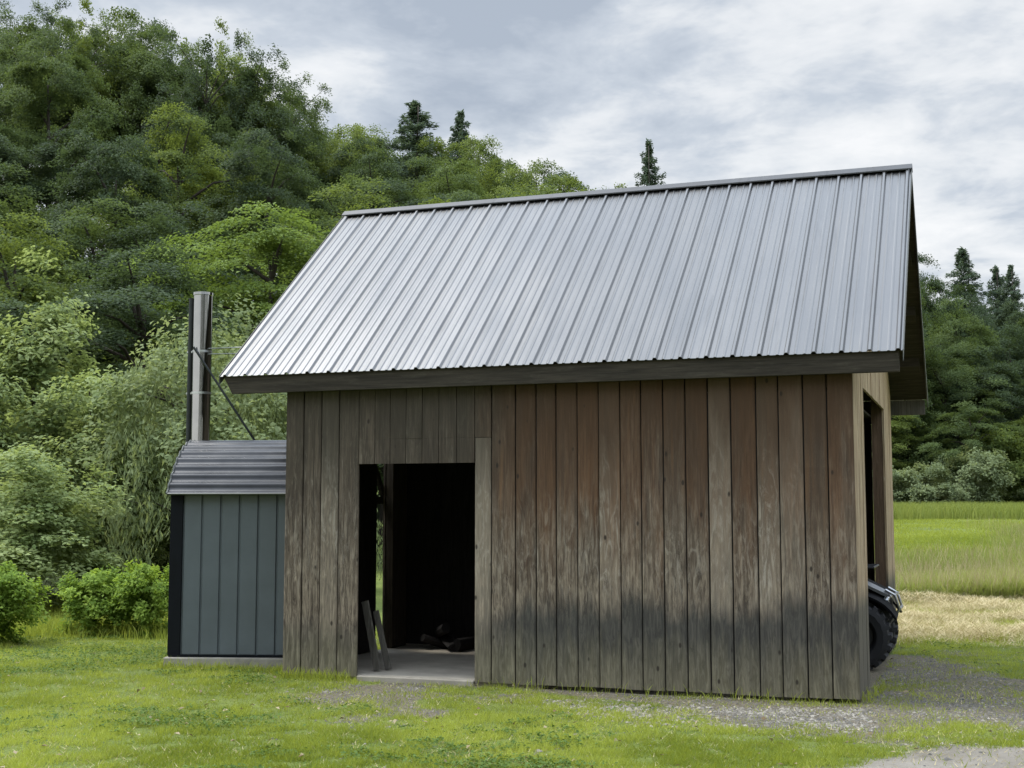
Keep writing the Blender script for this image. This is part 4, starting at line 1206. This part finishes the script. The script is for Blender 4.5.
# unseen trees added behind the viewpoint: they shade the front wall, darken the flue
for x, y, tone, h in [(-7.5, -17, 'dark', 13), (-1.5, -19, 'dark', 14), (4, -18, 'dark', 13), (9.5, -15, 'dark', 14), (15, -11, 'dark', 13), (20, -5, 'dark', 13), (25, 1, 'dark', 12), (12, -20, 'dark', 15)]:
    k = rt.choice(KINDS); plant(k, 'broadleaf_tree', x, y, L[tone], 1.15, h / k['H'] / 1.15, rt.uniform(0, 6), 'unseen dark broadleaf tree added behind the viewpoint', 'tree', 'unseen trees added behind the viewpoint', sink=.3)
# rounded shrubs at the foot of that wood
for u, d, w, h, tone, lab in [(925, 88, 4.0, 3.7, 'grey', 'rounded grey-green shrub at the meadow edge, nearest to the shed in view'),
                              (978, 88, 4.4, 4.6, 'grey', 'broad grey-green shrub at the meadow edge, right of a rounder one'),
                              (953, 87, 2.6, 2.2, 'grey', 'small grey-green shrub at the meadow edge between two bigger ones'),
                              (996, 91, 4.6, 6.2, 'olive', 'taller yellowish green shrub behind the grey-green ones at the meadow edge'),
                              (1050, 89, 4.5, 3.0, 'grey', 'grey-green shrub at the meadow edge beyond the right side of the view'),
                              (885, 89, 4.5, 3.2, 'grey', 'grey-green shrub at the meadow edge behind the shed corner')]:
    x, y = at(u, d); k = SHRUB[rt.randint(0, 1)]; s = w / 4.0
    plant(k, 'meadow_shrub', x, y, L[tone], s, h / k['H'] / s, rt.uniform(0, 6), lab, 'shrub')
# willow behind the boiler, pale shrubs at the left
x, y = at(205, 22.5); plant(WIL, 'willow_tree', x, y, L['willow'], 1.0, 1.0, .4, 'pale grey-green weeping willow behind the boiler and its flue', 'willow')
x, y = at(268, 26); plant(WIL, 'willow_tree', x, y, L['willow'], .85, 1.0, 2.4, 'grey-green willow half hidden by the shed wall behind the boiler', 'willow')
for u, d, k, s, zs, lab in [(40, 24, 0, 1.0, 1.07, 'tall pale green bushy tree with a pointed top at the left'),
                            (-20, 22.5, 1, 1.0, 1.0, 'pale green bushy tree cut off by the left side of the view'),
                            (96, 22.6, 1, 1.0, 1.0, 'lower pale green bushy tree right of the pointed one'),
                            (30, 19.8, 1, .85, .75, 'low pale green shrub in front of the pointed bushy tree'),
                            (-110, 22, 1, 1.1, 1.1, 'pale green bushy tree beyond the left side of the view')]:
    x, y = at(u, d); plant(PALE[k], 'bushy_tree', x, y, L['pale'], s, zs, rt.uniform(0, 6), lab, 'small tree')
for u, d, h, lab in [(128, 27, 3.4, 'dark green shrub in the gap between the pale bushy trees and the willow'), (100, 29, 4.2, 'darker green shrub tree behind the gap left of the willow'), (160, 28, 3.0, 'mid green shrub low behind the willow')]:
    x, y = at(u, d); k = SHRUB[rt.randint(0, 1)]; plant(k, 'undergrowth_shrub', x, y, L['mid'], .7, h / 3.0 / .7, rt.uniform(0, 6), lab, 'shrub')
# clipped looking bright bushes on the lawn edge
for u, d, w, h, lab in [(4, 15.9, 1.05, 1.0, 'bright green rounded bush at the left on the lawn edge'),
                        (98, 17.2, .95, .86, 'bright green bush on the lawn edge, left one of the clump by the boiler'),
                        (150, 17.0, .85, .94, 'bright green bush on the lawn edge, closest to the boiler'),
                        (-90, 16.2, 1.2, 1.1, 'bright green bush on the lawn edge beyond the left side of the view')]:
    x, y = at(u, d); k = BUSH[rt.randint(0, 1)]; s = w / 1.44
    plant(k, 'garden_bush', x, y, L['bush'], s, h / k['H'] / s, rt.uniform(0, 6), lab, 'bush')

# ------------------------------------------------------------------ sky and sun
SUN_EL, SUN_AZ = 60, -75       # azimuth clockwise from the view direction: high on the left
W = bpy.data.worlds.new('World'); SC.world = W; W.use_nodes = True
nt = W.node_tree; N_ = nt.nodes; Lk = nt.links; bg = N_['Background']
sky = N_.new('ShaderNodeTexSky'); sky.sky_type = 'NISHITA'; sky.sun_disc = False
sky.sun_elevation = R(SUN_EL); sky.sun_rotation = R(SUN_AZ)
def wn(typ, **kw):
    n = N_.new(typ)
    for k, v in kw.items(): setattr(n, k, v)
    return n
tc = wn('ShaderNodeTexCoord'); sp = wn('ShaderNodeSeparateXYZ'); Lk.new(tc.outputs['Generated'], sp.inputs[0])
def wm(op, a, b=0.0, clamp=False):
    n = wn('ShaderNodeMath', operation=op, use_clamp=clamp)
    for i_, v in enumerate((a, b)):
        if hasattr(v, 'is_output'): Lk.new(v, n.inputs[i_])
        else: n.inputs[i_].default_value = v
    return n.outputs[0]
zz = wm('MAXIMUM', sp.outputs[2], 0.0); den = wm('ADD', zz, .16)
cx_ = wm('DIVIDE', sp.outputs[0], den); cy_ = wm('DIVIDE', sp.outputs[1], den)
cb = wn('ShaderNodeCombineXYZ'); Lk.new(cx_, cb.inputs[0]); Lk.new(cy_, cb.inputs[1])
def cloud(scale, detail, rough, off, dist=.3):
    mp = wn('ShaderNodeMapping'); Lk.new(cb.outputs[0], mp.inputs[0]); mp.inputs['Location'].default_value = off
    n = wn('ShaderNodeTexNoise'); Lk.new(mp.outputs[0], n.inputs['Vector']); n.inputs['Scale'].default_value = scale
    n.inputs['Detail'].default_value = detail; n.inputs['Roughness'].default_value = rough; n.inputs['Distortion'].default_value = dist
    return n.outputs['Fac']
c1 = cloud(1.6, 6, .56, (6.6, 6.9, 0)); c2 = cloud(4.8, 5, .6, (7.3, 2.2, 0))
cc = wm('ADD', wm('ADD', wm('MULTIPLY', c1, .66), wm('MULTIPLY', c2, .34)), wm('MULTIPLY', wm('SUBTRACT', .27, sp.outputs[2]), .55))
rp = wn('ShaderNodeValToRGB'); Lk.new(cc, rp.inputs[0]); e = rp.color_ramp.elements
while len(e) < 4: e.new(.5)
for k_, (p_, col) in enumerate([(.37, (.195, .22, .256)), (.455, (.265, .288, .318)), (.52, (.36, .372, .384)), (.60, (.425, .428, .43))]):
    e[k_].position = p_; e[k_].color = (*col, 1)
# an overcast sky is brightest overhead
mr_ = wn('ShaderNodeMapRange', interpolation_type='SMOOTHSTEP'); Lk.new(sp.outputs[2], mr_.inputs[0]); mr_.inputs[1].default_value = .37; mr_.inputs[2].default_value = .66
gain = wm('ADD', 1.0, wm('MULTIPLY', mr_.outputs[0], 4.6))
mul = wn('ShaderNodeVectorMath', operation='SCALE'); Lk.new(rp.outputs[0], mul.inputs[0]); Lk.new(gain, mul.inputs['Scale'])
nis = wn('ShaderNodeVectorMath', operation='SCALE'); Lk.new(sky.outputs[0], nis.inputs[0]); nis.inputs['Scale'].default_value = .05
mx = wn('ShaderNodeMix', data_type='RGBA'); mx.inputs[0].default_value = .9
Lk.new(nis.outputs[0], mx.inputs[6]); Lk.new(mul.outputs[0], mx.inputs[7])
Lk.new(mx.outputs[2], bg.inputs[0]); bg.inputs[1].default_value = 1.0
sd = bpy.data.lights.new('sun', 'SUN'); sd.energy = 1.5; sd.angle = R(12); sd.color = (1.0, .965, .90)
sun = bpy.data.objects.new('sun', sd); C.objects.link(sun); sun.location = (20, 20, 60)
dv = Vector((math.sin(R(SUN_AZ)) * math.cos(R(SUN_EL)), math.cos(R(SUN_AZ)) * math.cos(R(SUN_EL)), math.sin(R(SUN_EL))))
sun.rotation_euler = (-dv).to_track_quat('-Z', 'Y').to_euler()

SC.view_settings.view_transform = 'Standard'; SC.view_settings.look = 'None'
SC.view_settings.exposure = 1.25; SC.view_settings.gamma = 1.0
SC.render.resolution_x = 1024; SC.render.resolution_y = 768
